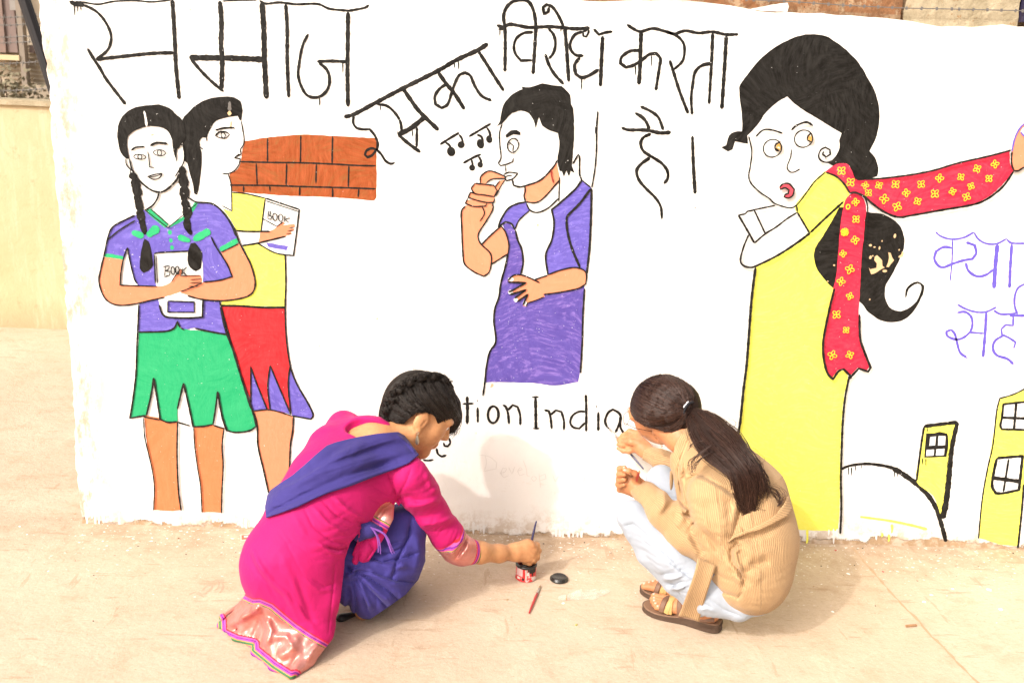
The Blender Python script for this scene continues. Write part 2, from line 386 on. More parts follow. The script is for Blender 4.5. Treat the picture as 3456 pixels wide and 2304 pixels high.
# whitewash drips over the foot of the wall and splashes on the soil line
m = MB(); pt = Paint(.0004)
for c_, x, y, L in [('K', 575, 400, 125), ('K', 612, 420, 60), ('K', 632, 430, 95), ('K', 655, 430, 95), ('K', 688, 430, 80), ('K', 790, 440, 85), ('K', 560, 370, 50), ('K', 705, 400, 40),
                   ('H', 228, 470, 70), ('H', 255, 480, 75), ('H', 290, 470, 60), ('H', 318, 470, 80), ('H', 335, 480, 60), ('H', 1730, 500, 50), ('H', 1760, 500, 80), ('H', 1790, 520, 40), ('H', 1830, 520, 60), ('H', 2310, 540, 95), ('H', 2330, 550, 70),
                   ('J', 545, 560, 90), ('J', 572, 560, 50), ('J', 590, 560, 60), ('J', 628, 570, 55), ('J', 655, 570, 45), ('J', 685, 570, 50), ('J', 712, 560, 70),
                   ('L', 900, 555, 60), ('L', 1090, 545, 100), ('L', 1375, 575, 45), ('L', 1060, 550, 40), ('L', 1115, 545, 60)]:
    pt.line(m, P(f'{c_} {x},{y} {x+random.uniform(-3,3)},{y+L*.5} {x+random.uniform(-5,5)},{y+L}'), 13+random.uniform(-4, 6), 9)
m.build('whitewash_drip', M_WHITEP, wall)
m = MB()
for c_, x, y, L in [('L', 915, 550, 95), ('L', 1475, 515, 60), ('L', 1455, 580, 50), ('L', 1410, 570, 30)]:
    pt.line(m, P(f'{c_} {x},{y} {x+3},{y+L*.6} {x-2},{y+L}'), 15, 10)
pt.line(m, P('L 1265,465 1450,490 1600,520 1710,548'), 12, 16)
m.build('yellow_paint_run', M_YELLOW, wall)

# ------------------------------------------------------------------ mural: lettering
def word(name, mat, lines, base=.0007):
    m = MB(); pt = Paint(base)
    for s, *w in lines: pt.line(m, P(s), *w)
    o = m.build(name, mat, wall); return o
word('painted_word', M_BLACK, [
 ('A 460,12 500,28 560,36', 20), ('A 500,12 560,18 650,30 760,10 900,6 1000,14 1130,2', 8), ('A 1470,8 1560,4 1700,2', 7), ('A 1715,5 1760,26 1850,18 1960,30 2100,28 2180,60 2300,72 B 150,73 200,65 260,52 285,34', 11),
 ('A 480,20 560,38 640,80 700,150 735,235 725,310 690,355 636,392', 13, 14), ('A 580,322 620,390 660,450 700,520 760,600 832,692', 16), ('A 636,394 800,376 1000,355 1155,350', 17),
 ('A 1140,0 1150,150 1158,300 1165,450 1186,656', 20), ('A 1455,8 1465,150 1462,300 1470,400 1465,592', 23), ('A 1260,388 1330,470 1400,540 1478,606', 16), ('A 1252,383 1500,385 1748,395', 27),
 ('A 1733,15 1745,200 1750,400 1762,654', 26), ('A 1890,30 1900,200 1900,400 1910,646', 18), ('A 2040,225 2000,310 1978,430 1973,500 1992,570 2030,630 2080,646 2130,632 2170,585 2180,520 2160,460 2108,415', 13, 16),
 ('A 2098,408 2200,405 2295,410', 15), ('A 2302,80 2300,300 2298,500 2302,706', 20),
 ('A 492,25 494,105', 7, 4), ('A 513,35 514,80', 6, 4), ('A 535,38 536,75', 6, 4), ('A 2114,645 2114,700', 7, 5), ('A 2266,412 2268,485', 6, 4), ('A 2290,412 2292,460', 6, 4), ('A 668,395 668,420', 6, 4)])
word('painted_word', M_BLACK, [
 ('B 120,775 190,755 330,680 520,580 740,470 860,400 1000,335 1072,290', 20, 22), ('B 185,765 180,810 200,845 240,856 290,856 322,895 342,945 338,990 300,982 268,998 258,1025 275,1040 305,1028 335,990 365,1020 395,1065 430,1084 456,1075', 13),
 ('B 335,690 400,700 450,740 490,800 500,860 498,888', 14), ('B 474,892 560,850 655,775', 25), ('B 478,890 540,945 625,1008', 18), ('B 602,842 600,974', 14), ('B 512,590 560,660 620,740 745,862', 21),
 ('B 742,480 800,560 850,620 916,724', 20), ('B 800,555 750,590 720,640 725,690 765,715 805,690 830,620 850,560 880,500 920,482 955,502 985,570 1030,635 1095,666', 15), ('B 1008,340 1060,420 1110,500 1176,602', 17),
 ('B 850,410 851,452', 7, 5), ('B 876,400 878,462', 7, 5), ('B 573,860 573,905', 7, 5), ('B 360,695 360,730', 7, 5), ('B 500,860 480,890', 12), ('B 470,870 480,890', 12)])
word('painted_word', M_BLACK, [
 ('B 1130,168 1170,180 1215,163 1270,170 1330,182 1390,182 1480,178 1560,184 1650,192 1745,187', 17), ('B 1140,195 1180,192', 14), ('B 1184,476 1186,300 1184,190 1175,110 1195,50 1240,10 1300,0 1345,18 1375,80 1388,170 1385,250 1370,492', 17),
 ('B 1372,214 1310,220 1260,255 1243,310 1255,360 1290,402 1365,400', 14), ('B 1470,190 1505,230 1518,290 1505,350 1475,390', 15), ('B 1450,358 1475,430 1510,490 1572,558', 16),
 ('B 1580,190 1590,300 1600,450 1606,542', 18), ('B 1575,185 1540,110 1500,50 1460,32 1436,50 1442,95 1470,80 1476,48', 15), ('B 1738,195 1737,215 1722,244 1702,240 1700,212 1735,195', 10),
 ('B 1698,210 1645,232 1615,290 1622,335 1655,366 1704,370', 15), ('B 1680,382 1645,430 1652,490 1690,514 1740,500 1805,460', 17), ('B 1830,240 1822,400 1815,572', 19), ('B 1770,193 1805,230 1850,216 1895,210', 13),
 ('B 1150,195 1150,242', 6, 4), ('B 1690,515 1690,595', 8, 5), ('B 1712,515 1712,540', 7, 5), ('B 1553,185 1554,215', 6, 4), ('B 1222,150 1222,165', 6, 4)])
word('painted_word', M_BLACK, [
 ('B 1990,163 2030,190 2080,210 2160,190 2230,205 2310,230 C 0,216 40,226 110,205 200,220 290,212 380,230 462,228', 15), ('B 2085,205 2080,350 2078,430 2070,562', 20),
 ('B 2078,335 2010,340 1955,380 1948,420 1985,447 2040,430 2100,390 2140,360 2185,355 2212,390 2205,450 2182,600', 16), ('C 30,222 80,260 105,310 95,400 35,462', 14), ('C 8,400 40,500 75,610 130,752', 16),
 ('C 292,220 285,400 268,690', 18, 14), ('C 285,420 220,435 175,480 160,560 150,650 156,760', 17, 14), ('C 382,240 370,450 352,722', 19),
 ('B 2047,435 2048,500', 8, 5), ('B 2153,365 2154,440', 7, 5)])
word('painted_word', M_BLACK, [
 ('B 1955,845 2000,860 2080,860 2140,865 2210,880 2282,876', 15, 20), ('B 2080,705 2150,738 2200,780 2232,862', 15), ('B 2045,748 2090,775 2120,810 2140,860', 17),
 ('B 2150,885 2100,910 2082,950 2100,1000 2160,1040 2220,1080 2258,1130 2260,1180 2235,1216', 16), ('B 2145,1042 2085,1085 2055,1130 2070,1190 2120,1250 2180,1310 2215,1370 2222,1450', 18, 13)])
word('painted_stop', M_BLACK, [('C 158,900 165,1100 176,1282', 15, 20), ('C 176,1370 176,1380', 12)])
word('painted_word', M_BLACK, [
 ('G 1718,268 1720,360 1718,452', 17), ('G 1688,318 1762,315', 12), ('G 1787,340 1789,442', 13), ('G 1784,292 1788,302', 14), ('G 1952,325 1972,335 1988,380 1995,452', 14), ('G 1985,362 2020,325 2052,338 2068,390 2070,458', 13)])
o = bpy.data.objects['painted_word.005']; m = MB(); pt = Paint(.0016); pt.ring(m, 'G 1890,388', 37, 62, 14)
for s, *w in [('G 1645,438 1662,440', 12)]: pt.line(m, P(s), *w)
m.build('painted_letter', M_BLACK, wall)
word('painted_word', M_BLACK, [
 ('I 210,275 212,380 213,480', 17), ('I 185,274 232,272', 12), ('I 193,480 237,480', 12), ('I 268,358 298,365 310,410 318,484', 14), ('I 308,392 345,360 382,370 398,430 398,492', 13),
 ('I 543,370 500,368 455,395 440,440 460,472 500,480 540,440', 13), ('I 543,256 546,380 545,500', 14), ('I 625,370 625,496', 14), ('I 610,330 616,340', 14),
 ('I 685,475 670,430 690,376 722,354 762,378 775,415 755,470 738,506', 14), ('I 768,400 772,470 794,512', 13)])
word('painted_word', M_BLACK, [('G 1575,548 1600,548 1606,575 1590,598 1568,595 1562,572', 12), ('G 1515,610 1525,648 1550,666 1582,656', 13), ('G 1425,688 1460,692 1496,686', 12)])
word('pencil_word', M_PENCIL, [(s, 3.6) for s in ('J 72,58 82,110 68,165', 'J 30,58 100,70 150,110 145,150 60,168', 'J 168,180 205,170 215,150 190,145 175,180 195,208 230,195', 'J 228,140 250,185 270,135', 'J 288,165 320,155 305,140 288,165 300,195 335,185',
  'J 325,95 345,150 350,195 370,200', 'J 392,195 378,215 395,235 415,215 395,195', 'J 430,185 440,275', 'J 432,200 470,185 475,215 438,228', 'J 520,190 535,235 560,195 590,240', 'J 640,205 690,190 650,215 690,240', 'J 720,240 735,195 775,245 790,190', 'J 850,180 855,250', 'J 825,200 890,198')])
word('painted_word', M_VIOLET_INK, [
 ('F 1765,160 1800,190 1870,210 1950,200 2022,163', 9, 12), ('F 2020,165 2050,210 2100,238 2170,240 2238,206', 10), ('F 2235,208 2270,235 2360,238', 10), ('F 1878,215 1875,350 1862,490', 9, 7),
 ('F 1876,268 1820,262 1770,290 1758,340 1785,385 1820,395 1880,372 1950,350 2010,340 2035,300 2025,250 1968,230', 14), ('F 1965,365 1985,420 2040,455 2100,445 2148,410', 14), ('F 2175,245 2160,400 2153,535', 22), ('F 2270,240 2260,400 2255,532', 16)])
word('painted_word', M_VIOLET_INK, [
 ('F 2500,520 2420,480 2352,508 2310,535 2290,590 2290,650 2308,708', 12), ('F 1910,640 1960,668 2030,690 2100,690 2170,658', 11), ('F 2150,680 2200,705 2300,700', 12), ('F 2255,715 2420,714', 14),
 ('F 1908,695 1960,690 2000,720 2010,770 1995,820 1950,860 1900,872 1845,850 1838,820 1870,808 1895,840 1910,900 1930,960 1978,995', 13), ('F 1988,825 2085,832', 11), ('F 2102,690 2092,850 2080,990', 16),
 ('F 2280,715 2278,780 2230,775 2200,805 2205,840 2250,860 2295,890 2283,932', 11), ('F 2215,845 2160,880 2145,930 2170,975 2240,1000 2282,1036', 14), ('F 2420,715 2412,860 2400,1000', 16)])
# more of the same lettering runs on beyond the right edge of the view

# music notes
for bar, wbar, stems, heads in [('B 755,957 820,915 882,878', 13, ['B 790,942 815,960 832,990', 'B 880,890 898,915 906,950'], [('B 828,1003', 27, 31), ('B 894,958', 23, 22)]),
                                ('B 945,905 1020,860 1092,818', 12, ['B 998,892 1028,905 1042,945', 'B 1062,842 1080,870 1090,910'], [('B 1022,952', 24, 31), ('B 1080,922', 20, 25)]),
                                ('B 908,1080 970,1045 1027,1020', 12, ['B 962,1055 968,1075 972,1105', 'B 1008,1034 1022,1055 1030,1080'], [('B 967,1110', 20, 20), ('B 1020,1090', 18, 20)])]:
    m = MB(); pt = Paint(); pt.line(m, P(bar), wbar)
    for s in stems: pt.line(m, P(s), 11, 13)
    for s in heads: pt.oval(m, *s, rot=.3)
    m.build('painted_music_note', M_BLACK, wall)

# ------------------------------------------------------------------ mural: figures
def fig(name):
    o = empty(name); o.parent = wall; return o
class Coats:
    """collects the coats of one figure; each named part becomes a mesh of its own under it"""
    def __init__(s, root, base=.0005): s.r = root; s.pt = Paint(base); s.parts = []
    def part(s, name, mat, fills=(), lines=(), ovals=(), rings=(), corner=50):
        m = MB()
        for q in fills: s.pt.fill(m, P(q), corner=corner)
        for q, *w in ovals: s.pt.oval(m, q, *w)
        for q, *w in lines: s.pt.line(m, P(q), *w)
        for q, *w in rings: s.pt.ring(m, q, *w)
        return m.build(name, mat, s.r)

# painted brickwork behind the two schoolgirls
f0 = fig('painted_brickwork'); c = Coats(f0, .0004)
c.part('brick_patch', M_BRICKP, ['A 1620,935 1770,910 1990,892 2200,900 B 150,905 330,915 335,1000 333,1310 320,1328 40,1305 A 1900,1295 1700,1280 1535,1268 1520,1200 1520,1150 1570,1120 1595,1060 1605,990'], corner=40)
c.part('brick_joint', M_LINE, (), [('A 1590,1070 1770,1075 2000,1078 2200,1086 B 200,1095 330,1098', 9), ('A 1520,1225 1800,1228 2000,1235 2200,1240 B 200,1245 330,1250', 9)]+[(s, 8) for s in
  ('A 1770,914 1770,1072', 'A 1990,896 1988,1075', 'A 2200,902 2198,1083', 'B 45,904 40,1082', 'A 1695,1080 1702,1225', 'A 1897,1082 1893,1230', 'A 2093,1087 2090,1215', 'B 152,1097 148,1240', 'A 1612,1230 1612,1270', 'A 1785,1230 1787,1268', 'A 1983,1235 1983,1295', 'A 2200,1243 2200,1305', 'B 45,1247 45,1305', 'B 218,1248 213,1305')])

# second schoolgirl, in profile (painted first, she stands behind)
f2 = fig('painted_schoolgirl'); c = Coats(f2, .0006)
c.part('leg', M_SKINP, ['D 1285,1345 1400,1340 1550,1385 1552,1500 K 1922,0 1915,190 1900,330 1885,420 1790,420 1778,310 1745,160 1710,50 1704,-60'])
c.part('blouse', M_YELLOW, ['A 1535,1275 1620,1280 1760,1312 1740,1530 1560,1520 1530,1460 1475,1380 1532,1400', 'D 1215,255 1300,240 1400,290 1495,310 1495,655 1070,645 1080,615 1180,600 1260,580 1295,530 1290,450 1240,310'])
c.part('skirt', M_RED, ['D 1070,652 1495,664 1502,850 1528,1040 1560,1300 1520,1360 1380,1340 1265,1330 1262,1260 1220,1170 1150,940 1100,760'])
c.part('skirt_gore', M_PURPLE, ['D 1268,1050 1310,1170 1378,1338 1285,1342 1268,1300', 'D 1395,1045 1440,1150 1532,1366 1460,1345 1395,1335 1380,1180', 'D 1528,1040 1570,1160 1650,1300 1680,1370 1665,1397 1540,1375 1515,1170'])
c.part('book', M_WHITEP, ['A 1755,1310 1980,1385 1962,1522 D 1550,318 1430,300 1310,235 1330,160'])
c.part('book_label', M_PURPLE, ['D 1370,232 1515,255 1505,285 1385,262'])
c.part('forearm', M_SKINP, ['D 1330,165 1400,155 1440,125 1480,95 1495,105 1480,118 1555,110 1565,128 1520,140 1560,140 1550,155 1535,160 1540,176 1500,190 1420,210 1318,230'])
c.part('hair', M_HAIRP, ['A 1205,795 1240,750 1300,695 1380,655 1480,640 1550,645 1590,670 1603,710 1603,750 1595,800 1580,790 1575,765 1520,775 1430,800 1400,840 1375,890 1370,910 1345,905 1320,920 1315,960 1330,990 1335,1040 1328,1150 1320,1210 1305,1290 1285,1280 1275,1210 1255,1150 1240,1080 1215,1060 1220,990 1210,955 1200,900'])
c.part('hair_shine', M_GREYP, (), [('A 1520,672 1519,735', 13, 20)])
c.part('hair_pin', M_CREAM, (), [('A 1519,735 1518,765', 22, 18), ('A 1530,800 1525,850', 7)])
c.part('outline', M_LINE, (), [
 ('A 1595,800 1605,850 1615,920 1610,960 1590,990 1596,1018 1550,1045 1590,1050 1580,1090 1550,1130 1510,1148 1470,1148', 6), ('A 1550,1045 1580,1020 1596,1030', 6), ('A 1510,1150 1530,1230 1535,1395 1470,1360', 6),
 ('A 1425,862 1480,848 1548,845', 10), ('A 1548,840 1550,855', 10), ('A 1370,910 1340,905 1318,930 1320,970 1345,990', 6), ('A 1367,905 1369,935', 6), ('A 1425,900 1450,875 1490,872 1520,888', 10, 6), ('A 1425,900 1470,915 1500,910 1520,888', 5), ('A 1430,885 1425,872', 5), ('A 1445,878 1440,865', 5), ('A 1465,873 1462,860', 5),
 ('A 1535,1273 1620,1280 1755,1310', 7), ('A 1755,1310 1980,1385 1962,1540 D 1550,318 1430,300 1310,235', 8), ('A 1760,1328 1978,1400', 5), ('A 1755,1312 1727,1530', 7), ('D 1170,152 1250,158 1395,158', 9), ('D 1210,252 1300,238 1420,210 1500,190', 9),
 ('D 1340,70 1440,125 1480,95', 5), ('D 1495,310 1500,490 1495,655 1502,850 1528,1040 1570,1160 1650,1300 1680,1370 1665,1397 1540,1375', 9), ('D 1068,648 1200,650 1350,660 1495,660', 12),
 ('D 1265,1045 1310,1170 1378,1338', 8), ('D 1268,1050 1268,1290', 8), ('D 1395,1040 1440,1150 1532,1366', 8), ('D 1395,1045 1380,1180 1395,1335', 8), ('D 1528,1040 1515,1170 1532,1360', 8), ('D 1285,1342 1400,1336 1540,1375', 8),
 ('D 1070,650 1100,760 1150,940 1220,1170 1270,1330', 10), ('D 1550,1380 1545,1470 K 1922,0 1915,190', 9), ('D 1285,1350 1310,1440 K 1708,0 1745,160 1778,310', 9), ('D 1560,128 1520,138', 4), ('D 1555,150 1510,155', 4), ('D 1538,172 1500,172', 4)],
 rings=[('A 1478,895', 13, 18, 5)])
c.part('book_title', M_LINE, (), [('D 1385,20 1380,75', 5), ('D 1385,30 1400,28 1398,48 1385,52 1408,58 1400,78 1380,75', 5), ('D 1495,50 1490,98', 5), ('D 1530,68 1495,78 1522,102', 5)], rings=[('D 1428,62', 14, 24, 5), ('D 1466,68', 14, 24, 5)])

# first schoolgirl, facing us, arms folded over a book
f1 = fig('painted_schoolgirl'); c = Coats(f1, .0017)
c.part('leg', M_LEGP, ['D 560,1370 670,1390 785,1405 K 1172,0 1175,150 1185,300 1202,422 1120,428 1018,420 1025,270 1010,150 975,0'])
c.part('leg', M_LEGP, ['D 892,1440 960,1438 1020,1435 1092,1455 1086,1500 K 1472,0 1478,130 1470,300 1468,440 1400,434 1340,436 1330,260 1312,150 1290,0'])
c.part('blouse', M_PURPLE, ['D 558,15 510,50 430,85 360,125 330,180 300,312 435,336 455,262 470,350 495,450 530,560 525,822 700,815 760,795 785,750 800,785 830,805 900,795 1000,815 1112,836 1085,740 1065,620 1050,500 1146,456 1075,290 1187,215 1160,130 1110,55 1060,8 1000,-25 918,-32 820,60 720,133 640,75'])
c.part('collar', M_GREEN_T, ['A 960,1390 1000,1380 1060,1430 1118,1482 1095,1508 1030,1455', 'A 1118,1492 1200,1440 1255,1390 1290,1335 1312,1345 1270,1410 1210,1460 1130,1502'])
c.part('button', M_GREEN_T, ovals=[('D 733,165', 13, 16), ('D 740,218', 12, 14), ('D 747,265', 12, 15)])
c.part('sleeve_trim', M_GREEN_T, (), [('D 298,318 360,322 430,338', 20), ('D 1065,282 1120,250 1188,212', 26)])
c.part('skirt', M_GREEN, ['D 525,822 700,817 760,797 785,752 800,787 840,805 1000,820 1112,838 1160,960 1200,1100 1240,1220 1280,1340 1306,1442 1260,1472 1170,1483 1110,1470 1080,1380 1050,1212 1040,1300 1020,1430 960,1442 890,1445 860,1310 825,1157 805,1240 785,1330 785,1410 720,1416 670,1396 650,1260 628,1122 610,1240 580,1370 470,1390 490,1270 510,1100 520,950'])
c.part('book', M_WHITEP, ['D 630,305 660,295 860,285 945,290 952,450 955,725 720,720 685,700 665,640 640,500'])
c.part('book_label', M_PURPLE, ['D 722,618 895,622 898,690 722,688'])
c.part('arm', M_SKINP, ['D 1070,292 1195,236 1230,300 1270,380 1295,480 1290,540 1255,580 1180,602 1080,613 950,605 850,580 800,562 870,530 950,495 1060,482 1146,458 1110,370'])
c.part('arm', M_SKINP, ['D 300,328 425,344 415,420 405,512 500,514 650,520 720,505 760,465 805,405 820,415 805,450 880,446 940,450 948,470 945,492 930,517 905,527 860,532 800,558 700,590 600,612 500,635 400,643 330,620 290,570 268,490 275,420'])
c.part('hair', M_HAIRP, ['A 835,1050 800,1010 782,930 778,880 790,810 830,750 900,710 960,700 1050,692 1120,715 1170,760 1210,800 1230,900 1200,955 1175,985 1170,1040 1160,1045 1148,990 1140,930 1130,895 1105,860 1050,837 970,838 900,862 850,900 843,960 858,1048'])
c.part('hair_parting', M_WHITEP, (), [('A 955,735 965,780 972,838', 9, 11)])
c.part('braid', M_HAIRP, (), [('A 880,1140 885,1190', 40, 48), ('A 890,1180 905,1240 918,1300', 42, 50), ('A 905,1285 920,1345 932,1410', 42, 36), ('A 925,1380 938,1450 962,1552', 46, 24)], ovals=[('A 903,1255', 27, 40)])
c.part('braid_end', M_HAIRP, ['D 565,205 545,280 535,400 560,432 590,420 610,400 622,380 610,290 592,222'])
c.part('braid', M_HAIRP, (), [('A 1205,1100 1213,1180 1222,1240', 30, 52), ('A 1225,1225 1220,1290 1218,1335', 54, 36), ('A 1218,1320 1240,1390 1238,1450', 44, 46), ('A 1238,1440 1242,1500 1268,1552', 44, 24)])
c.part('braid_end', M_HAIRP, ['D 872,235 855,280 850,350 870,400 905,422 940,400 947,300 930,270 900,230'])
c.part('hair_bow', M_GREEN_T, (), [('D 482,163 520,175 560,192', 36, 30), ('D 585,188 625,155 660,130', 30, 44)])
c.part('hair_bow', M_GREEN_T, (), [('D 788,192 830,208 868,220', 32, 28), ('D 890,215 940,185 998,152', 30, 42)])
c.part('outline', M_LINE, (), [
 ('A 858,1048 880,1130 930,1200 1000,1255 1060,1270 1110,1250 1170,1190 1185,1150', 8, 12), ('A 835,1050 840,1090 875,1130', 7), ('A 870,997 900,975 960,970', 9), ('A 995,965 1040,945 1110,950', 12), ('A 980,1000 990,1060 990,1105 1025,1108', 6),
 ('A 975,1168 1020,1155 1075,1145 1060,1175 1020,1186 978,1168', 6), ('A 985,1168 1030,1166 1072,1150', 4), ('A 1180,985 1195,955 1213,960 1222,1020 1215,1080 1160,1170', 7), ('A 1165,1010 1170,1070', 6), ('A 1055,1275 1040,1320 1010,1360 958,1392', 9),
 ('A 1240,1300 1300,1335 1400,1345 1470,1395 1530,1480 1562,1560', 9), ('D 1160,130 1187,215 1230,300 1270,380 1297,480 1290,545 1255,582 1180,604 1080,615 950,607 850,582', 9),
 ('D 505,50 430,85 360,125 330,180 300,312 275,420 266,490 290,572 330,622 400,645 500,637 600,614 700,592', 8), ('D 320,215 400,150 505,85', 7), ('D 455,262 430,330 412,420 405,512 650,520', 7), ('D 455,262 470,350 500,470 520,505', 7), ('D 1005,190 1040,260 1110,370 1146,456 1060,480 955,492', 8),
 ('D 1072,295 1190,238', 6), ('D 530,640 522,822 518,900 510,1100 490,1270 470,1390 580,1370', 9), ('D 525,822 700,817 760,797 785,750 800,787 830,807', 9), ('D 900,797 1000,818 1112,838', 10), ('D 1065,620 1085,740 1112,838 1160,960 1200,1100 1240,1220 1280,1340 1306,1442 1260,1472 1170,1483 1110,1470 1080,1380', 10),
 ('D 580,1370 610,1240 628,1122', 10), ('D 628,1122 650,1260 670,1396 720,1416 785,1412', 10), ('D 785,1330 805,1240 825,1157', 10), ('D 825,1157 860,1310 888,1445 960,1442 1018,1430', 10), ('D 1020,1430 1040,1300 1050,1212', 9), ('D 1050,1212 1080,1380 1110,1470', 11),
 ('D 560,1380 670,1400', 8), ('D 785,1415 870,1440', 9), ('D 1020,1435 1095,1458', 9), ('D 630,305 660,297 860,287', 8), ('D 632,305 640,500', 8), ('D 645,315 655,500', 5), ('D 665,640 685,700 720,722 850,728 950,722 955,600', 10), ('D 722,616 896,622 898,690 722,690 722,616', 7),
 ('D 562,1385 568,1500 K 975,0 1010,150 1025,270 1020,422', 7), ('D 786,1415 K 1175,0 1177,150 1185,300 1202,424', 9), ('D 893,1448 K 1292,0 1312,150 1330,260 1340,438', 7), ('D 1092,1460 K 1472,0 1479,130 1471,300 1468,440', 8),
 ('D 745,490 775,445 805,405 820,415 808,450 940,446', 5), ('D 945,470 870,475', 5), ('D 945,492 868,497', 5), ('D 925,517 860,520', 5), ('D 805,555 870,530 950,496', 6),
 ('A 966,1390 1115,1505 1310,1342', 5), ('A 1000,1380 1118,1484', 5)],
 rings=[('A 930,1037', 38, 16, 5), ('A 930,1037', 13, 14, 5), ('A 1060,1010', 38, 19, 5), ('A 1060,1010', 14, 17, 5), ('A 880,1140', 13, 16, 5), ('A 1210,1120', 16, 12, 5)])
c.part('book_title', M_LINE, (), [('D 706,385 702,456', 6), ('D 690,390 732,382 730,405 705,418 738,420 735,445 698,458', 6), ('D 822,395 818,445', 6), ('D 850,390 818,420 848,448', 6)], rings=[('D 757,415', 12, 26, 6), ('D 786,412', 12, 26, 6)])

# boy whistling
f3 = fig('painted_boy'); c = Coats(f3)
c.part('neck', M_SKINP2, ['B 1315,1230 1420,1190 1490,1120 1525,1065 1545,1190 1500,1250 1440,1310 1390,1340 1330,1336 1310,1290'])
c.part('shirt', M_PURPLE_D, ['E 580,310 620,295 660,345 680,410 708,475 716,560 700,640 800,672 870,645 1000,600 1130,630 1120,740 1110,900 1105,1100 1090,1290 1080,1350 930,1372 760,1355 465,1350 475,1250 495,1150 535,1080 525,950 530,860 555,790 570,690 600,580 615,500 622,440 610,380'])
c.part('shirt_panel', M_PURPLE, ['E 1100,15 1167,65 1165,200 1155,450 1140,590 1130,620 1080,590 1000,602 880,640 866,570 865,510 905,410 920,300 905,210 960,165 1050,80', 'E 735,160 680,170 630,200 580,260 550,325 600,290 640,305 662,344 690,272 760,217'])
c.part('arm', M_SKINP2, ['E 570,318 600,360 622,440 616,502 505,572 440,442 500,380 550,330'])
c.part('arm', M_SKINP2, ['E 310,240 312,330 318,500 330,570 390,620 455,650 490,625 505,570 500,500 440,440 420,400 425,360 470,290 515,210 515,170 480,165 335,185 310,215', 'B 1020,1210 1025,1165 1070,1132 1110,1135 1180,1165 1188,1180 1100,1185 1060,1212 1062,1245', 'B 985,1212 1110,1225 1132,1260 1115,1300 1080,1295 1040,1288 985,1280 960,1245', 'B 955,1272 1080,1295 1115,1305 1110,1338 1060,1338 1000,1325 940,1305', 'B 925,1325 990,1320 1065,1340 1060,1362 980,1365 922,1350', 'B 1185,1190 1155,1235 1125,1290 1105,1285 1115,1240 1150,1195'])
c.part('arm', M_SKINP2, ['E 880,640 960,610 1050,592 1110,605 1135,640 1130,700 1080,730 960,755 850,770 860,785 800,808 750,825 735,850 713,845 745,770 670,818 653,800 730,740 640,772 618,755 735,692 640,692 613,680 650,645 700,640 760,660 800,672'])
c.part('fingernail', M_WHITEP, ovals=[('E 635,670', 20, 14), ('E 633,755', 17, 15), ('E 668,806', 14, 15), ('E 728,828', 14, 18)])
c.part('hair', M_HAIRP, ['B 1130,835 1150,800 1165,720 1190,670 1240,620 1300,590 1295,572 1320,580 1380,570 1430,552 1500,565 1560,570 1590,600 1615,630 1620,690 1635,720 1640,800 1640,920 1630,1040 1628,1100 1645,1145 1620,1130 1605,1165 1590,1130 1572,1170 1560,1135 1545,1130 1530,1060 1545,960 1535,880 1480,865 1430,830 1408,775 1400,800 1385,850 1375,800 1340,750 1290,733 1230,750 1190,790 1165,820'])
c.part('eyebrow', M_HAIRP, ['B 1185,895 1220,865 1260,860 1285,875 1285,895 1240,890 1195,912'])
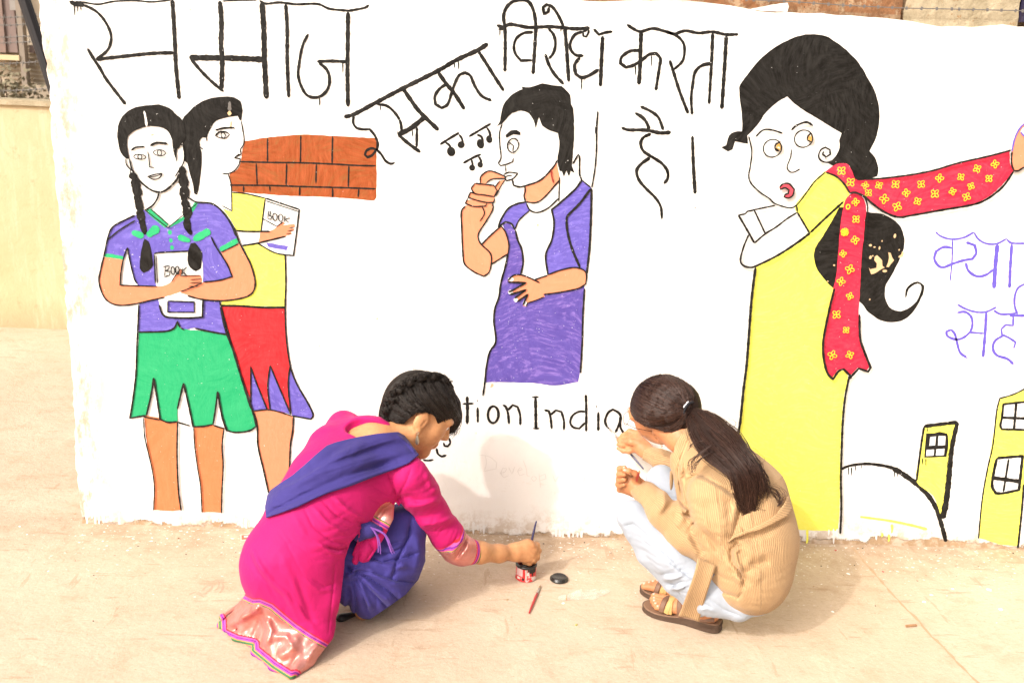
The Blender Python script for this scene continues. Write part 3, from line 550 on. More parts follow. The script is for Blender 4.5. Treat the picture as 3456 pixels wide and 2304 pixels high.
c.part('outline', M_LINE, (), [
 ('B 1165,820 1148,880 1150,960 1158,1040 1140,1080 1155,1096 1200,1085 1235,1070 1240,1045', 7), ('B 1188,1095 1190,1140', 6), ('B 1175,1155 1210,1140 1268,1146 1240,1180 1195,1196 1180,1180', 7), ('B 1185,1170 1205,1162 1232,1160', 6), ('B 1175,1155 1190,1172 1180,1182', 6), ('B 1232,1185 1240,1225 1280,1236 1330,1225 1420,1190 1500,1110 1530,1060', 9),
 ('B 1205,935 1240,965 1235,1005', 6), ('B 1205,960 1222,945', 5), ('B 1315,1230 1318,1265 1310,1295 1320,1335 1390,1340 1450,1300 1545,1190', 8), ('B 1325,1345 1350,1390 1400,1405 1470,1375 1540,1310', 8), ('B 1545,1170 1540,1335', 7), ('B 1632,1085 1668,1022 1677,1035 1677,1150 1690,1190 1680,1215', 9), ('B 1690,1190 1752,1240', 7),
 ('E 735,160 680,170 620,200 575,265 550,325 600,290 640,305 662,345', 9), ('E 662,342 690,280 760,215', 7), ('E 665,345 680,410 706,472 716,560 700,640', 10), ('E 1100,20 1060,75 960,165 905,210 920,300 905,410 865,510 880,642', 10), ('E 1165,70 1090,170 1020,240 1004,272 1010,360 1040,470 1092,592', 13),
 ('E 615,500 600,580 570,690 555,790 530,860 523,950 535,1080 495,1150 473,1250 463,1350 450,1440', 10), ('B 1798,735 1790,850 1788,1000 1778,1120 1758,1240', 9, 8), ('B 1788,830 1786,890', 12), ('E 1168,70 1165,250 1156,450 1145,560 1134,640', 12), ('E 1122,730 1112,900 1106,1100 1095,1290', 10),
 ('E 570,318 600,360 622,440 616,502 505,572', 8), ('E 440,442 500,380 570,318', 8), ('E 335,185 308,222 310,330 318,500 330,570 390,620 455,650 490,625 505,570 500,500 440,440 420,400 425,360 470,290 515,210 512,160', 8), ('E 445,190 460,235 430,288', 6),
 ('B 1020,1210 1025,1165 1070,1132 1110,1135 1180,1165 1188,1180 1100,1185 1060,1212', 7), ('B 985,1212 1110,1225 1132,1260 1115,1300 1080,1295 1040,1288 985,1280 960,1245 985,1212', 7), ('B 985,1278 955,1272 940,1305 1000,1325 1060,1338 1110,1338 1118,1310', 7), ('B 940,1308 922,1345 980,1365 1055,1362 1066,1342', 7), ('B 1185,1190 1155,1235 1125,1295', 6), ('B 1150,1195 1115,1240', 6),
 ('E 880,640 960,610 1050,592 1110,605 1135,640 1130,700 1080,730 960,755 850,770', 8), ('E 613,680 650,645 700,640 760,660 825,692', 8), ('E 790,672 880,642', 8), ('E 615,688 735,692 640,745 618,752', 10), ('E 625,772 735,738 660,795', 10), ('E 675,818 748,768 715,840', 9), ('E 735,850 745,825 800,808 855,785', 6)],
 rings=[('B 1237,962', 36, 45, 7, -.2)])
c.part('neck_fold', M_OXIDE, (), [('B 1490,1122 1492,1160 1505,1210', 8)])

# woman with a scarf
f4 = fig('painted_woman'); c = Coats(f4)
c.part('dress', M_YELLOW, ['C 1030,1135 1100,1160 1150,1210 1192,1275 1220,1340 1180,1420 F 1150,100 1130,530 1090,700 1040,900 1030,1050 1080,1110 1140,1060 1185,1115 1160,1250 1145,1400 1138,1568 L 1132,200 1132,400 1122,560 960,558 700,545 430,540 F 440,1700 455,1490 470,1400 490,1200 510,1040 525,850 540,640 555,500 570,392 700,330 850,235 925,166 C 910,1500 845,1400 840,1355 900,1280 960,1200'])
c.part('hair', M_HAIRP, ['C 520,900 485,870 490,820 480,720 468,600 475,560 540,470 620,380 710,310 800,262 880,235 960,227 1040,240 1110,280 1180,335 1260,420 1320,520 1370,620 1393,720 1393,820 1370,920 1330,1000 1365,1040 1388,1110 1380,1165 1300,1190 1225,1190 1210,1120 1180,1085 1130,1080 1090,1100 1055,1080 1100,1040 1130,980 1130,930 1145,880 1090,850 1000,795 910,740 850,700 785,640 730,670 650,740 600,810 560,860',
  'C 520,895 525,950 480,945 440,935 425,990 395,1003 350,975 380,960 400,900 440,872 500,868'])
c.part('pony_tail', M_HAIRP, ['F 1130,0 1080,90 1020,190 970,270 962,340 985,410 1035,480 1085,530 1130,560 1265,625 1320,690 1400,745 1470,758 1540,750 1600,710 1650,640 1688,560 1692,515 1650,490 1600,505 1570,545 1565,597 1572,597 1590,540 1630,507 1665,507 1672,540 1640,620 1580,670 1520,685 1460,655 1432,590 1440,510 1480,440 1530,340 1560,250 1555,180 1530,120 1470,70 1400,40 1310,30 1200,0'])
c.part('peeled_patch', M_CREAM, ['F 1325,395 1335,408 1355,405 1375,400 1378,370 1362,350 1365,325 1378,315 1400,335 1412,352 1415,385 1430,398 1395,415 1375,430 1340,443', 'F 1455,298 1470,300 1480,330 1492,350 1475,370 1455,395 1440,392 1452,365 1458,335', 'F 1545,290 1557,298 1548,325 1525,333 1520,322 1538,310'], ovals=[('F 1497,188', 9, 15), ('F 1335,250', 11, 8), ('F 1362,262', 8, 5), ('F 1395,268', 6, 12), ('F 1412,222', 4, 6), ('F 1335,330', 9, 12), ('F 1430,420', 16, 9), ('F 1095,382', 7, 6), ('F 1053,488', 5, 5), ('F 1350,320', 6, 5), ('F 1525,280', 5, 6), ('F 1330,608', 5, 6)])
c.part('scarf', M_SCARF, ['C 1035,1135 1110,1085 1150,1080 1190,1090 1215,1140 1235,1185 1400,1180 1600,1155 1750,1125 1900,1080 2100,1035 2255,993 2258,1080 2282,1130 2200,1230 2100,1310 2000,1350 1800,1385 1600,1420 1510,1432 1420,1400 1340,1345 1290,1300 1230,1272 1190,1276 1150,1207 1100,1160',
  'C 1195,1290 1230,1280 1275,1295 1300,1340 1307,1400 F 1300,80 1290,200 1275,350 1265,550 1256,700 1260,850 1280,930 1328,1052 1310,1077 1250,1057 1200,1112 1150,1062 1115,1077 1080,1130 1040,1080 1020,1000 1016,900 1030,800 1060,650 1090,530 1110,430 1125,250 1140,80 C 1150,1400 1170,1320'])
m_f = []
for s in 'C 1143,1130|C 1203,1205|C 1300,1225|C 1390,1225|C 1500,1218|C 1320,1275|C 1570,1275|C 1668,1218|C 1790,1178|C 1930,1170|C 2037,1115|C 2155,1085|C 1423,1315|C 1508,1365|C 1643,1330|C 1757,1280|C 1873,1265|C 1995,1230|C 2113,1180|C 1965,1300|C 1232,1335|C 1235,1448|C 1160,1533|F 1160,160|F 1228,213|F 1148,303|F 1193,405|F 1135,485|F 1193,582|F 1105,703|F 1168,805|F 1077,970|F 1192,968'.split('|'):
    cc, xy = s.split(); x, y = map(float, xy.split(',')); a0 = random.uniform(0, 1.5); big = random.uniform(.85, 1.15)
    for k in range(4):
        a = a0+k*math.pi/2; m_f.append((f'{cc} {x+15*big*math.cos(a)},{y+15*big*math.sin(a)}', 13*big, 9*big, 4.6, -a, 0, 360, 10))
c.part('scarf_flower', M_FLOWER, rings=m_f+[('C 1180,1365', 12, 15, 6)])
c.part('thumb', M_SKINP2, ['C 2460,800 2400,790 2352,810 2308,850 2275,920 2258,1000 2256,1080 2272,1126 2300,1128 2340,1100 2400,1060 2460,1060'])
c.part('thumb_nail', M_WHITEP, ['C 2315,870 2352,828 2410,820 2400,900 2352,903'])
c.part('lips', M_PINK, ['C 728,1238 750,1215 790,1213 825,1250 815,1290 785,1308 760,1300 765,1285 785,1278 790,1255 765,1240 735,1250'])
c.part('iris', M_IRIS, ovals=[('C 722,972', 17, 26), ('C 931,910', 15, 28)])
c.part('outline', M_LINE, (), [
 ('C 525,900 545,1000 535,1100 525,1160 540,1210 600,1270 660,1310 700,1345 790,1372 840,1355 900,1280 960,1200 1033,1135', 8), ('C 570,905 620,860 680,860 750,882', 9), ('C 805,862 840,830 905,808 950,832', 11), ('C 735,935 705,955 697,978 728,1000', 8), ('C 712,940 697,965 702,990 720,1000', 8), ('C 938,878 915,900 910,925 938,940', 8),
 ('C 808,985 800,1040 778,1100 790,1130 820,1138 866,1115', 7), ('C 728,1238 750,1215 790,1213 825,1250 815,1290 785,1308 758,1300 765,1285 785,1278 790,1255 765,1240 735,1250 728,1238', 9), ('C 1035,1052 1030,1035', 9), ('C 1018,1000 1012,1020 1035,1037 1062,1020 1060,990 1030,974 1000,990 985,1030 1000,1060 1040,1073 1085,1060', 9),
 ('C 455,1420 500,1412 515,1396 545,1390 560,1385 700,1356', 9), ('C 560,1385 635,1545', 9), ('F 455,45 525,165 562,232', 11), ('F 562,232 635,170 700,130 780,70 845,30', 10), ('F 845,30 925,165', 10), ('F 930,165 850,225 720,310 590,375 540,392 490,380 470,345 490,260 525,175', 14, 10), ('C 840,1355 845,1400', 9),
 ('F 570,392 555,500 540,640 525,850 510,1040 490,1200 470,1400 455,1490', 15), ('F 1185,1118 1160,1250 1145,1400 1138,1568 L 1132,200 1135,400 1128,572', 13), ('C 1033,1138 1100,1165 1150,1210 1192,1275', 10), ('C 930,1535 1040,1430 1150,1330', 13),
 ('C 1192,1275 1230,1272 1290,1300 1340,1345 1420,1400 1510,1433 1600,1421 1800,1386 2000,1351 2100,1311 2200,1231 2270,1130', 12), ('C 1235,1185 1400,1178 1600,1153 1750,1123 1900,1078 2100,1033 2255,992', 10), ('C 1290,1300 1305,1350 1308,1400 F 1302,80 1290,200', 8),
 ('F 1090,530 1060,650 1028,800 1014,900 1020,1000 1042,1085 1080,1130 1115,1077 1150,1062 1200,1110 1250,1057 1312,1078 1328,1052 1280,930 1258,850 1254,700', 13), ('F 1195,1105 1188,1128', 22), ('C 2456,1090 2352,1100 2300,1128 2272,1126 2256,1080 2258,1000', 9), ('C 2340,1060 2360,1090', 8)],
 rings=[('C 680,980', 60, 57, 7), ('C 885,917', 60, 55, 7)])
c.part('thumb_outline', M_VIOLET_INK, (), [('C 2258,1000 2275,920 2308,850 2352,810 2400,790', 8), ('C 2315,870 2340,898 2400,902', 8)])

# painted hill and two houses at the right end
f5 = fig('painted_hill'); c = Coats(f5, .0006)
c.part('hill_outline', M_BLACK, (), [('L 1140,155 1200,130 1310,118 1420,130 1500,150', 15, 20), ('L 1480,145 1550,185 1650,258 1720,330 1770,410 1800,500 1836,632', 30, 24), ('L 1190,140 1192,192', 8, 5), ('L 1210,140 1211,197', 8, 5), ('L 1238,130 1238,165', 7, 5), ('L 1276,125 1276,150', 7, 5), ('L 1495,155 1493,208', 8, 5), ('L 1514,160 1513,205', 7, 5)])
f6 = fig('painted_house'); c = Coats(f6, .0009)
c.part('house_wall', M_YELLOW, ['F 1690,1445 1910,1420 1890,1560 L 1865,0 1850,200 1825,400 1805,470 1750,330 1640,232 1660,60 1672,0'])
c.part('window_frame', M_BLACK, ['F 1703,1493 1760,1490 1790,1482 1845,1493 1852,1568 L 1838,72 1690,78'])
c.part('window_pane', M_WHITEP, ['F 1730,1518 1768,1512 1764,1572 1724,1575', 'F 1786,1508 1832,1510 1830,1570 1782,1572', 'L 1706,25 1756,22 1752,62 1702,66', 'L 1770,20 1825,18 1820,60 1768,62'])
c.part('outline', M_BLACK, (), [('F 1688,1446 1912,1418', 22), ('F 1690,1446 L 1670,0 1640,232', 13), ('F 1910,1418 L 1872,20 1850,250 1830,400 1808,480', 24, 38), ('F 1712,1455 1710,1485', 7), ('L 1680,80 1680,125', 8, 5), ('L 1702,80 1702,132', 8, 5)])
f7 = fig('painted_house'); c = Coats(f7, .0006)
c.part('house_wall', M_YELLOW, ['F 2190,1262 2280,1235 2352,1200 2440,1150 2460,1568 L 2352,250 2335,440 2312,662 2200,650 2055,608 2075,350 2110,150 2135,0'])
c.part('window_pane', M_WHITEP, ['F 2212,1300 2380,1282 2380,1470 2200,1462', 'L 2172,82 2340,66 2316,290 2165,312 2140,262'])
c.part('window_frame', M_BLACK, (), [('F 2380,1282 2215,1300 2205,1390 2195,1440 2205,1465 2380,1470', 14), ('F 2300,1292 2285,1468', 15), ('F 2205,1388 2380,1395', 16), ('L 2172,80 2342,66 2318,290 2210,312 2165,312 2140,262 2152,170 2172,80', 17), ('L 2250,85 2215,302', 13), ('L 2145,210 2328,235', 24), ('L 2186,90 2187,110', 6)])
c.part('outline', M_LINE, (), [('F 2440,1150 2352,1200 2280,1235 2190,1262 2170,1350 2145,1568 L 2110,150 2075,350 2050,612', 9), ('L 2350,250 2335,440 2310,675', 13)])

# ------------------------------------------------------------------ things beyond and above the wall
# far boundary wall in yellow limewash
q = Nodes('yellow_limewash', .9, .15)
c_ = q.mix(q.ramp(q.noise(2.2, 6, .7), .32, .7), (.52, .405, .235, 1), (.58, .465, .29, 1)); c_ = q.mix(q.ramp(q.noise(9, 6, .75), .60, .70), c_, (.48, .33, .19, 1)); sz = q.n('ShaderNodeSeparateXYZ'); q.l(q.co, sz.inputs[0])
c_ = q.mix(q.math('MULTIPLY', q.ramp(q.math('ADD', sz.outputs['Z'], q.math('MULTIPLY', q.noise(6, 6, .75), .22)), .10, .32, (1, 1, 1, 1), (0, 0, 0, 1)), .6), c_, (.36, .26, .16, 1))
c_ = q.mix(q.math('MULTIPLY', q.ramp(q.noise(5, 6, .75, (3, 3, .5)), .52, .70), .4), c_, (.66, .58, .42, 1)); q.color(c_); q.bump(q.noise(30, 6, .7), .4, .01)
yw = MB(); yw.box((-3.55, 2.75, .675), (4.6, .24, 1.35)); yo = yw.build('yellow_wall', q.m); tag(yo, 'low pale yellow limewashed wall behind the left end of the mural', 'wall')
MB().box((-3.55, 2.75, 1.365), (4.64, .28, .03)).build('coping', M_CONC, yo)
# barbed wire strands over it
M_STEEL = simple('galvanised_steel', (.17, .16, .15, 1), .6, .3, .2, 60, 0, .3)
for yy in (90, 142, 225, 262, 400, 580):
    a = at('A', -500, yy+3, 2.70); b = at('A', 420, yy+random.uniform(-6, 6), 2.70); m = MB()
    for ph in (0, math.pi):
        m.tube([a+(b-a)*t+np.array((0, .004*math.cos(60*t+ph), .004*math.sin(60*t+ph)-.02*math.sin(math.pi*t))) for t in np.linspace(0, 1, 60)], .0016, 4)
    for t in np.linspace(.02, .98, 22):
        p = a+(b-a)*t+np.array((0, 0, -.02*math.sin(math.pi*t))); m.tube([p+(-.004, 0, -.016), p+(.004, 0, .016)], .0018, 4); m.tube([p+(.006, -.014, 0), p+(0, .014, 0)], .0018, 4)
    o = m.build('barbed_wire', M_STEEL); tag(o, 'barbed wire strand stretched above the low yellow wall, ' + {90: 'topmost', 142: 'second from the top', 225: 'third from the top', 262: 'fourth from the top', 400: 'fifth from the top', 580: 'lowest'}[yy], 'wire', 'barbed wire strands over the yellow wall')
# leaning black stay
m = MB(); a = at('A', 120, -120, 2.5); b = at('A', 300, 420, 2.5); d_ = b-a
m.tube([a, a+d_*.5, b+d_*.9], .034, 10); o = m.build('leaning_pole', simple('black_iron', (.02, .018, .02, 1), .5, .4)); tag(o, 'thick black pole leaning behind the left end of the mural wall', 'pole')
# building across the road
bd = empty('far_building', (-6.4, 9.0, 0)); bd.location = (0, 0, 0); tag(bd, 'beige block building with dark openings beyond the yellow wall', 'building')
q = Nodes('sandy_render', .9, .1); q.color(q.mix(q.noise(3, 5), (.46, .385, .29, 1), (.53, .455, .35, 1)))  # beige lightened and greyed, the air haze is painted into the wall
def wp(x, y, d): return at('A', x, y, d)
x1 = wp(-900, 300, 9.)[0]; x2 = wp(900, 300, 9.)[0]
MB().box(((x1+x2)/2, 9.6, 3.), (x2-x1, 1.2, 6.)).build('building_wall', q.m, bd)
def panel(name, xa, ya, xb, yb, mat, d, th=.06):
    a = wp(xa, ya, d); b = wp(xb, yb, d); m = MB(); m.box(((a[0]+b[0])/2, d+th/2, (a[2]+b[2])/2), (abs(b[0]-a[0]), th, abs(a[2]-b[2]))); return m.build(name, mat, bd)
M_DARK = simple('dark_opening', (.20, .15, .135, 1), .8, .2, .2, 3)  # dark brown lifted by haze mixed into its colour
panel('doorway', -160, -120, 118, 350, M_DARK, 8.93)
panel('shutter', -60, -60, 40, 350, simple('brown_shutter', (.22, .155, .13, 1), .7, .2), 8.90, .02)
panel('window', 190, 300, 225, 352, M_DARK, 8.93)
panel('ledge', -200, 352, 128, 402, simple('cream_ledge', (.55, .44, .27, 1), .8, .1), 8.8, .2)
panel('drain_pipe', 124, -100, 146, 560, simple('grey_pipe', (.24, .20, .16, 1), .7, .2), 8.82, .1)
panel('plinth', 150, 560, 420, 760, simple('grey_plinth', (.30, .25, .19, 1), .9, .1), 8.75, .2)
panel('poster', 60, 0, 108, 70, simple('blue_sheet', (.26, .24, .22, 1), .7, .2), 8.88, .02)
m = MB()
for k in range(14): a = wp(150+random.uniform(-2, 2), 300+k*28, 8.97); m.box((a[0]+.5, 8.985, a[2]), (1.4, .03, .012))
m.build('block_joint', simple('joint', (.30, .24, .17, 1), .9, .1), bd)
# bush behind the yellow wall
def bush(loc, w, h, n, label, ls=.07):
    bt = empty('bush', loc); tag(bt, label, 'bush'); m = MB(); tw = MB(); rr = random.Random(int(w*100))
    mat = Nodes('hazed_leaf', .7, .2); mat.color(mat.mix(mat.noise(6, 3), (.12, .108, .068, 1), (.25, .215, .14, 1)))  # leaf tones paled so that distant haze sits in the colour
    for k in range(9):
        a = rr.uniform(0, 6.28); tip = Vector((math.cos(a)*w*.4*rr.random(), math.sin(a)*w*.3*rr.random(), h*rr.uniform(.6, .95))); tw.tube([(0, 0, 0), tip*.5+Vector((0, 0, .1)), tip], [.03, .015, .006], 5)
    for k in range(n):
        a = rr.uniform(0, 6.28); r = math.sqrt(rr.random()); z = rr.uniform(.1, 1); cl = .75+.35*math.sin(a*3+z*7)
        p = Vector((math.cos(a)*r*w/2*cl*(1.15-z*.5), math.sin(a)*r*w/2*.6*cl, z*h*(1-.25*r)))
        d1 = Vector((rr.uniform(-1, 1), rr.uniform(-1, 1), rr.uniform(-.6, .8))).normalized(); d2 = d1.orthogonal().normalized(); l = ls*rr.uniform(.6, 1.3)
        m.add([p, p+d1*l*.5+d2*l*.25, p+d1*l, p+d1*l*.5-d2*l*.25], [(0, 1, 2, 3)])
    m.build('foliage', mat.m, bt); tw.build('stem', simple('twig', (.10, .07, .05, 1), .9, .1), bt)
a = wp(70, 700, 7.2); bush((a[0], 7.2, 0), 1.5, wp(70, 400, 7.2)[2]*1.02, 2600, 'grey green bush paled by painted haze seen over the yellow wall before the beige building')

# razor wire along the top of the mural wall
pts = [at('C', x, y, -.012) for x, y in ((-900, -70), (-300, -40), (300, -12), (540, 0), (840, 14), (1180, 38), (1550, 55), (1900, 62), (2320, 72), (2700, 95))]
m = MB(); m.tube(pts, .0016, 5)
for i in range(len(pts)-1):
    L = np.linalg.norm(pts[i+1]-pts[i]); nb = int(L/.022)
    for k in range(nb):
        p = pts[i]+(pts[i+1]-pts[i])*(k+.5)/nb; 
        if (k//1) % 2 == 0: m.box(p, (.0075, .0012, .010), Matrix.Rotation(.3*math.sin(k), 3, 'Y').to_4x4())
o = m.build('razor_wire', M_STEEL); tag(o, 'razor wire strand with flat barbs along the top of the mural wall', 'wire')
m = MB(); xb = at('C', 2340, 70, .0)[0]
m.box((xb+.040, .02, 2.185), (.075, .05, .62)); 
for dz in (0, .12): m.tube([(xb+.004, -.01, 1.97+dz), (xb+.077, -.01, 1.98+dz)], .004, 6)
o = m.build('fence_post', simple('dark_blue_iron', (.03, .025, .06, 1), .5, .4)); tag(o, 'dark iron post standing on top of the wall at the far right', 'post')

# ------------------------------------------------------------------ modelling by distance fields (bodies, cloth)
def PX(p):                                   # metres -> survey pixels of the full photo
    d = p-CC; z = d@CF; return 1728+FPX*(d@CR)/z, 1152-FPX*(d@CU)/z
def S(c, x, y, depth, r): return at(c, x, y, depth), r*mpp(c, x, y, depth)
def chain(*pts, k=.02):                      # tapered limb through a row of (crop, x, y, depth, r)
    q = [S(*p) for p in pts]; return [('cone', q[i][0], q[i][1], q[i+1][0], q[i+1][1], k) for i in range(len(q)-1)]
def ball(c, x, y, depth, r, k=.02): p, rr = S(c, x, y, depth, r); return [('cone', p, rr, p+np.array((0, 0, 1e-5)), rr, k)]
def ellip(center, radii, M, k=.01): return [('ell', np.array(center), np.array(radii), np.array(M), k)]
def prim_d(q, p):
    if q[0] == 'cone':
        a, ra, b, rb = q[1:5]; ab = b-a; t = np.clip(((p-a)@ab)/max(ab@ab, 1e-12), 0, 1)
        return np.sqrt((((p-a)-t[:, None]*ab)**2).sum(1))-(ra+t*(rb-ra))
    l = (p-q[1])@q[3]; k0 = np.sqrt(((l/q[2])**2).sum(1)); k1 = np.sqrt(((l/q[2]**2)**2).sum(1)); return k0*(k0-1)/(k1+1e-9)
def smin(a, b, k):
    h = np.maximum(k-np.abs(a-b), 0)/k; return np.minimum(a, b)-h*h*k*.25
def field(prims):
    def f(p):
        d = None
        for q in prims:
            e = prim_d(q, p); d = e if d is None else smin(d, e, q[-1])
        return d
    return f
def seg_d(x, y, pl, closed=False):
    """distance (survey px) of points to a polyline, and how far along it they are"""
    best = np.full(len(x), 1e9); bt = np.zeros(len(x)); n = len(pl); m = n if closed else n-1
    for i in range(m):
        a = np.array(pl[i]); b = np.array(pl[(i+1) % n]); ab = b-a; L = max(ab@ab, 1e-9)
        t = np.clip(((x-a[0])*ab[0]+(y-a[1])*ab[1])/L, 0, 1); d = np.hypot(x-a[0]-t*ab[0], y-a[1]-t*ab[1])
        w = d < best; best = np.where(w, d, best); bt = np.where(w, (i+t)/m, bt)
    return best, bt
def FP(s):                                   # 'G 10,20 30,40' -> full survey pixels
    out = []; c = None
    for t in s.split():
        if t.isalpha(): c = t
        else: x, y = t.split(','); out.append(full(c, float(x), float(y)))
    return out
def poly_d(p, pl):                           # signed distance in metres to an outline seen along the view (inside < 0)
    x, y = PX(p); d, _ = seg_d(x, y, pl, True); ins = np.zeros(len(x), bool); n = len(pl)
    for i in range(n):
        (xa, ya), (xb, yb) = pl[i], pl[(i+1) % n]
        c = ((ya > y) != (yb > y)) & (x < (xb-xa)*(y-ya)/((yb-ya) or 1e-9)+xa); ins ^= c
    return np.where(ins, -d, d)*((p-CC)@CF)/FPX
def folds(f, lst, gain=2.0):
    """cloth creases: (polyline, amplitude mm (+ ridge, - groove), width crop px)"""
    lst = [(FP(s), a/1000*gain, w/1.96) for s, a, w in lst]
    def g(p):
        d = f(p); x, y = PX(p)
        for pl, a, w in lst:
            e, t = seg_d(x, y, pl); d = d-a*(np.exp(-1.3*e/w) if (a < 0 and w < 8.5) else np.exp(-(e/w)**2))*np.clip(4*np.minimum(t, 1-t)+.25, 0, 1)
        return d
    return g
def wrinkle(f, lst):
    """bunched cloth at a joint: (centre point, direction across the creases, spread m, crease spacing m, depth m)"""
    out = []
    for i, (c, a, sg, la, am) in enumerate(lst):
        a = np.array(a, float); a /= np.linalg.norm(a); b = np.cross(a, CF); b /= np.linalg.norm(b); out.append((np.array(c), a, b, sg, la, am, i*1.7))
    def g(p):
        d = f(p)
        for c, a, b, sg, la, am, ph in out:
            q = p-c; r2 = (q*q).sum(1); m = r2 < 6*sg*sg
            if not m.any(): continue
            q = q[m]; s = q@b; u = q@a+.35*la*np.sin(s*38+ph)+.25*la*np.sin(s*71+2*ph)+.5*la*np.sin((q@CF)*30+ph)
            w = np.exp(-r2[m]/(sg*sg))*(.55+.45*np.sin(s*52+ph*3)); d[m] += am*w*(.62-np.abs(np.sin(math.pi*u/la)))
        return d
    return g
def wob(f, amp, freq, seed=0):               # soft uneven cloth
    r = np.random.default_rng(seed); K = r.normal(size=(7, 3))*freq; ph = r.uniform(0, 6.28, 7)
    return lambda p: f(p)-amp*np.sin(p@K.T+ph).sum(1)/7
def surface(f, lo, hi, h):
    """surface nets over a sparse grid -> verts, quads"""
    lo = np.array(lo); n = np.maximum(8, (np.ceil((np.array(hi)-lo)/h/8)*8).astype(int)); nb = n//8
    I = np.stack(np.meshgrid(*[np.arange(k) for k in nb], indexing='ij'), -1).reshape(-1, 3)
    dc = f(lo+(I*8+3.5)*h); near = np.abs(dc) < 8*h*.9+.018
    G = np.where(dc < 0, -1., 1.).astype(np.float32).reshape(nb).repeat(8, 0).repeat(8, 1).repeat(8, 2)
    o = np.stack(np.meshgrid(*[np.arange(8)]*3, indexing='ij'), -1).reshape(-1, 3); J = I[near]
    for s in range(0, len(J), 900):
        idx = (J[s:s+900, None, :]*8+o[None]).reshape(-1, 3); G[idx[:, 0], idx[:, 1], idx[:, 2]] = f(lo+idx*h)
    neg = G < 0; a = np.zeros(tuple(n-1), np.int8)
    C8 = [(i, j, k) for i in (0, 1) for j in (0, 1) for k in (0, 1)]
    sl = lambda A, c: A[c[0]:n[0]-1+c[0], c[1]:n[1]-1+c[1], c[2]:n[2]-1+c[2]]
    for c in C8: a += sl(neg, c)
    cells = np.argwhere((a > 0) & (a < 8)); vid = np.full(tuple(n-1), -1, np.int32); vid[tuple(cells.T)] = np.arange(len(cells))
    acc = np.zeros((len(cells), 3)); cnt = np.zeros(len(cells))
    for c in C8:
        for ax in range(3):
            if c[ax]: continue
            e = list(c); e[ax] = 1
            u = G[tuple((cells+c).T)]; w = G[tuple((cells+e).T)]; x = (u < 0) != (w < 0)
            t = np.where(x, u/(u-w+1e-12), 0); q = np.tile(np.array(c, float), (len(cells), 1)); q[:, ax] += t
            acc[x] += q[x]; cnt += x
    V = lo+(cells+acc/cnt[:, None])*h; F = []
    for ax in range(3):
        b, c = (ax+1) % 3, (ax+2) % 3
        s0 = [slice(1, k-1) for k in n]; s0[ax] = slice(0, n[ax]-1); s1 = list(s0); s1[ax] = slice(1, n[ax])
        A, B = neg[tuple(s0)], neg[tuple(s1)]; E = np.argwhere(A != B)
        fl = A[tuple(E.T)]; off = np.array([1, 1, 1]); off[ax] = 0; E = E+off
        ob = np.zeros(3, int); ob[b] = 1; oc = np.zeros(3, int); oc[c] = 1
        q = np.stack([vid[tuple((E-d).T)] for d in (0*ob, ob, ob+oc, oc)], 1); q[~fl] = q[~fl][:, ::-1]; F.append(q)
    F = np.concatenate(F)
    for _ in range(2):                       # settle the points on the true surface
        d = f(V); g = np.stack([(f(V+np.eye(3)[i]*h*.3)-d)/(h*.3) for i in range(3)], 1); V = V-np.clip(d, -h, h)[:, None]*g/np.maximum((g*g).sum(1), .25)[:, None]
    return V, F
def solid(name, f, prims_or_box, h, mat, parent, attrs=None, pad=.03):
    if isinstance(prims_or_box, list):
        P_ = [];
        for q in prims_or_box:
            if q[0] == 'cone': P_ += [q[1]-q[2], q[1]+q[2], q[3]-q[4], q[3]+q[4]]
            else: m = max(q[2]); P_ += [q[1]-m, q[1]+m]
        P_ = np.array(P_); lo, hi = P_.min(0)-pad, P_.max(0)+pad
    else: lo, hi = prims_or_box
    V, F = surface(f, lo, hi, h)
    me = bpy.data.meshes.new(name); me.vertices.add(len(V)); me.vertices.foreach_set('co', V.astype(np.float32).ravel())
    me.loops.add(len(F)*4); me.loops.foreach_set('vertex_index', F.astype(np.int32).ravel())
    me.polygons.add(len(F)); me.polygons.foreach_set('loop_start', np.arange(0, len(F)*4, 4, dtype=np.int32)); me.polygons.foreach_set('use_smooth', np.ones(len(F), bool))
    me.update(calc_edges=True); me.validate(); me.materials.append(mat)
    for k, fn in (attrs or {}).items():
        a = me.attributes.new(k, 'FLOAT', 'POINT'); a.data.foreach_set('value', fn(V).astype(np.float32))
    return link(bpy.data.objects.new(name, me), parent)
def floor_cut(f, z=.002): return lambda p: np.maximum(f(p), z-p[:, 2])
def join(*fs, k=.01):
    def g(p):
        d = fs[0](p)
        for f in fs[1:]: d = smin(d, f(p), k)
        return d
    return g
def carve(f, c, k=.008): return lambda p: -smin(-f(p), c(p), k)
def head_frame(fwd, up):
    F_ = np.array(fwd)/np.linalg.norm(fwd); X = np.cross(F_, np.array(up)); X /= np.linalg.norm(X); U = np.cross(X, F_); return np.stack([X, F_, U], 1)   # columns: her right, front, up
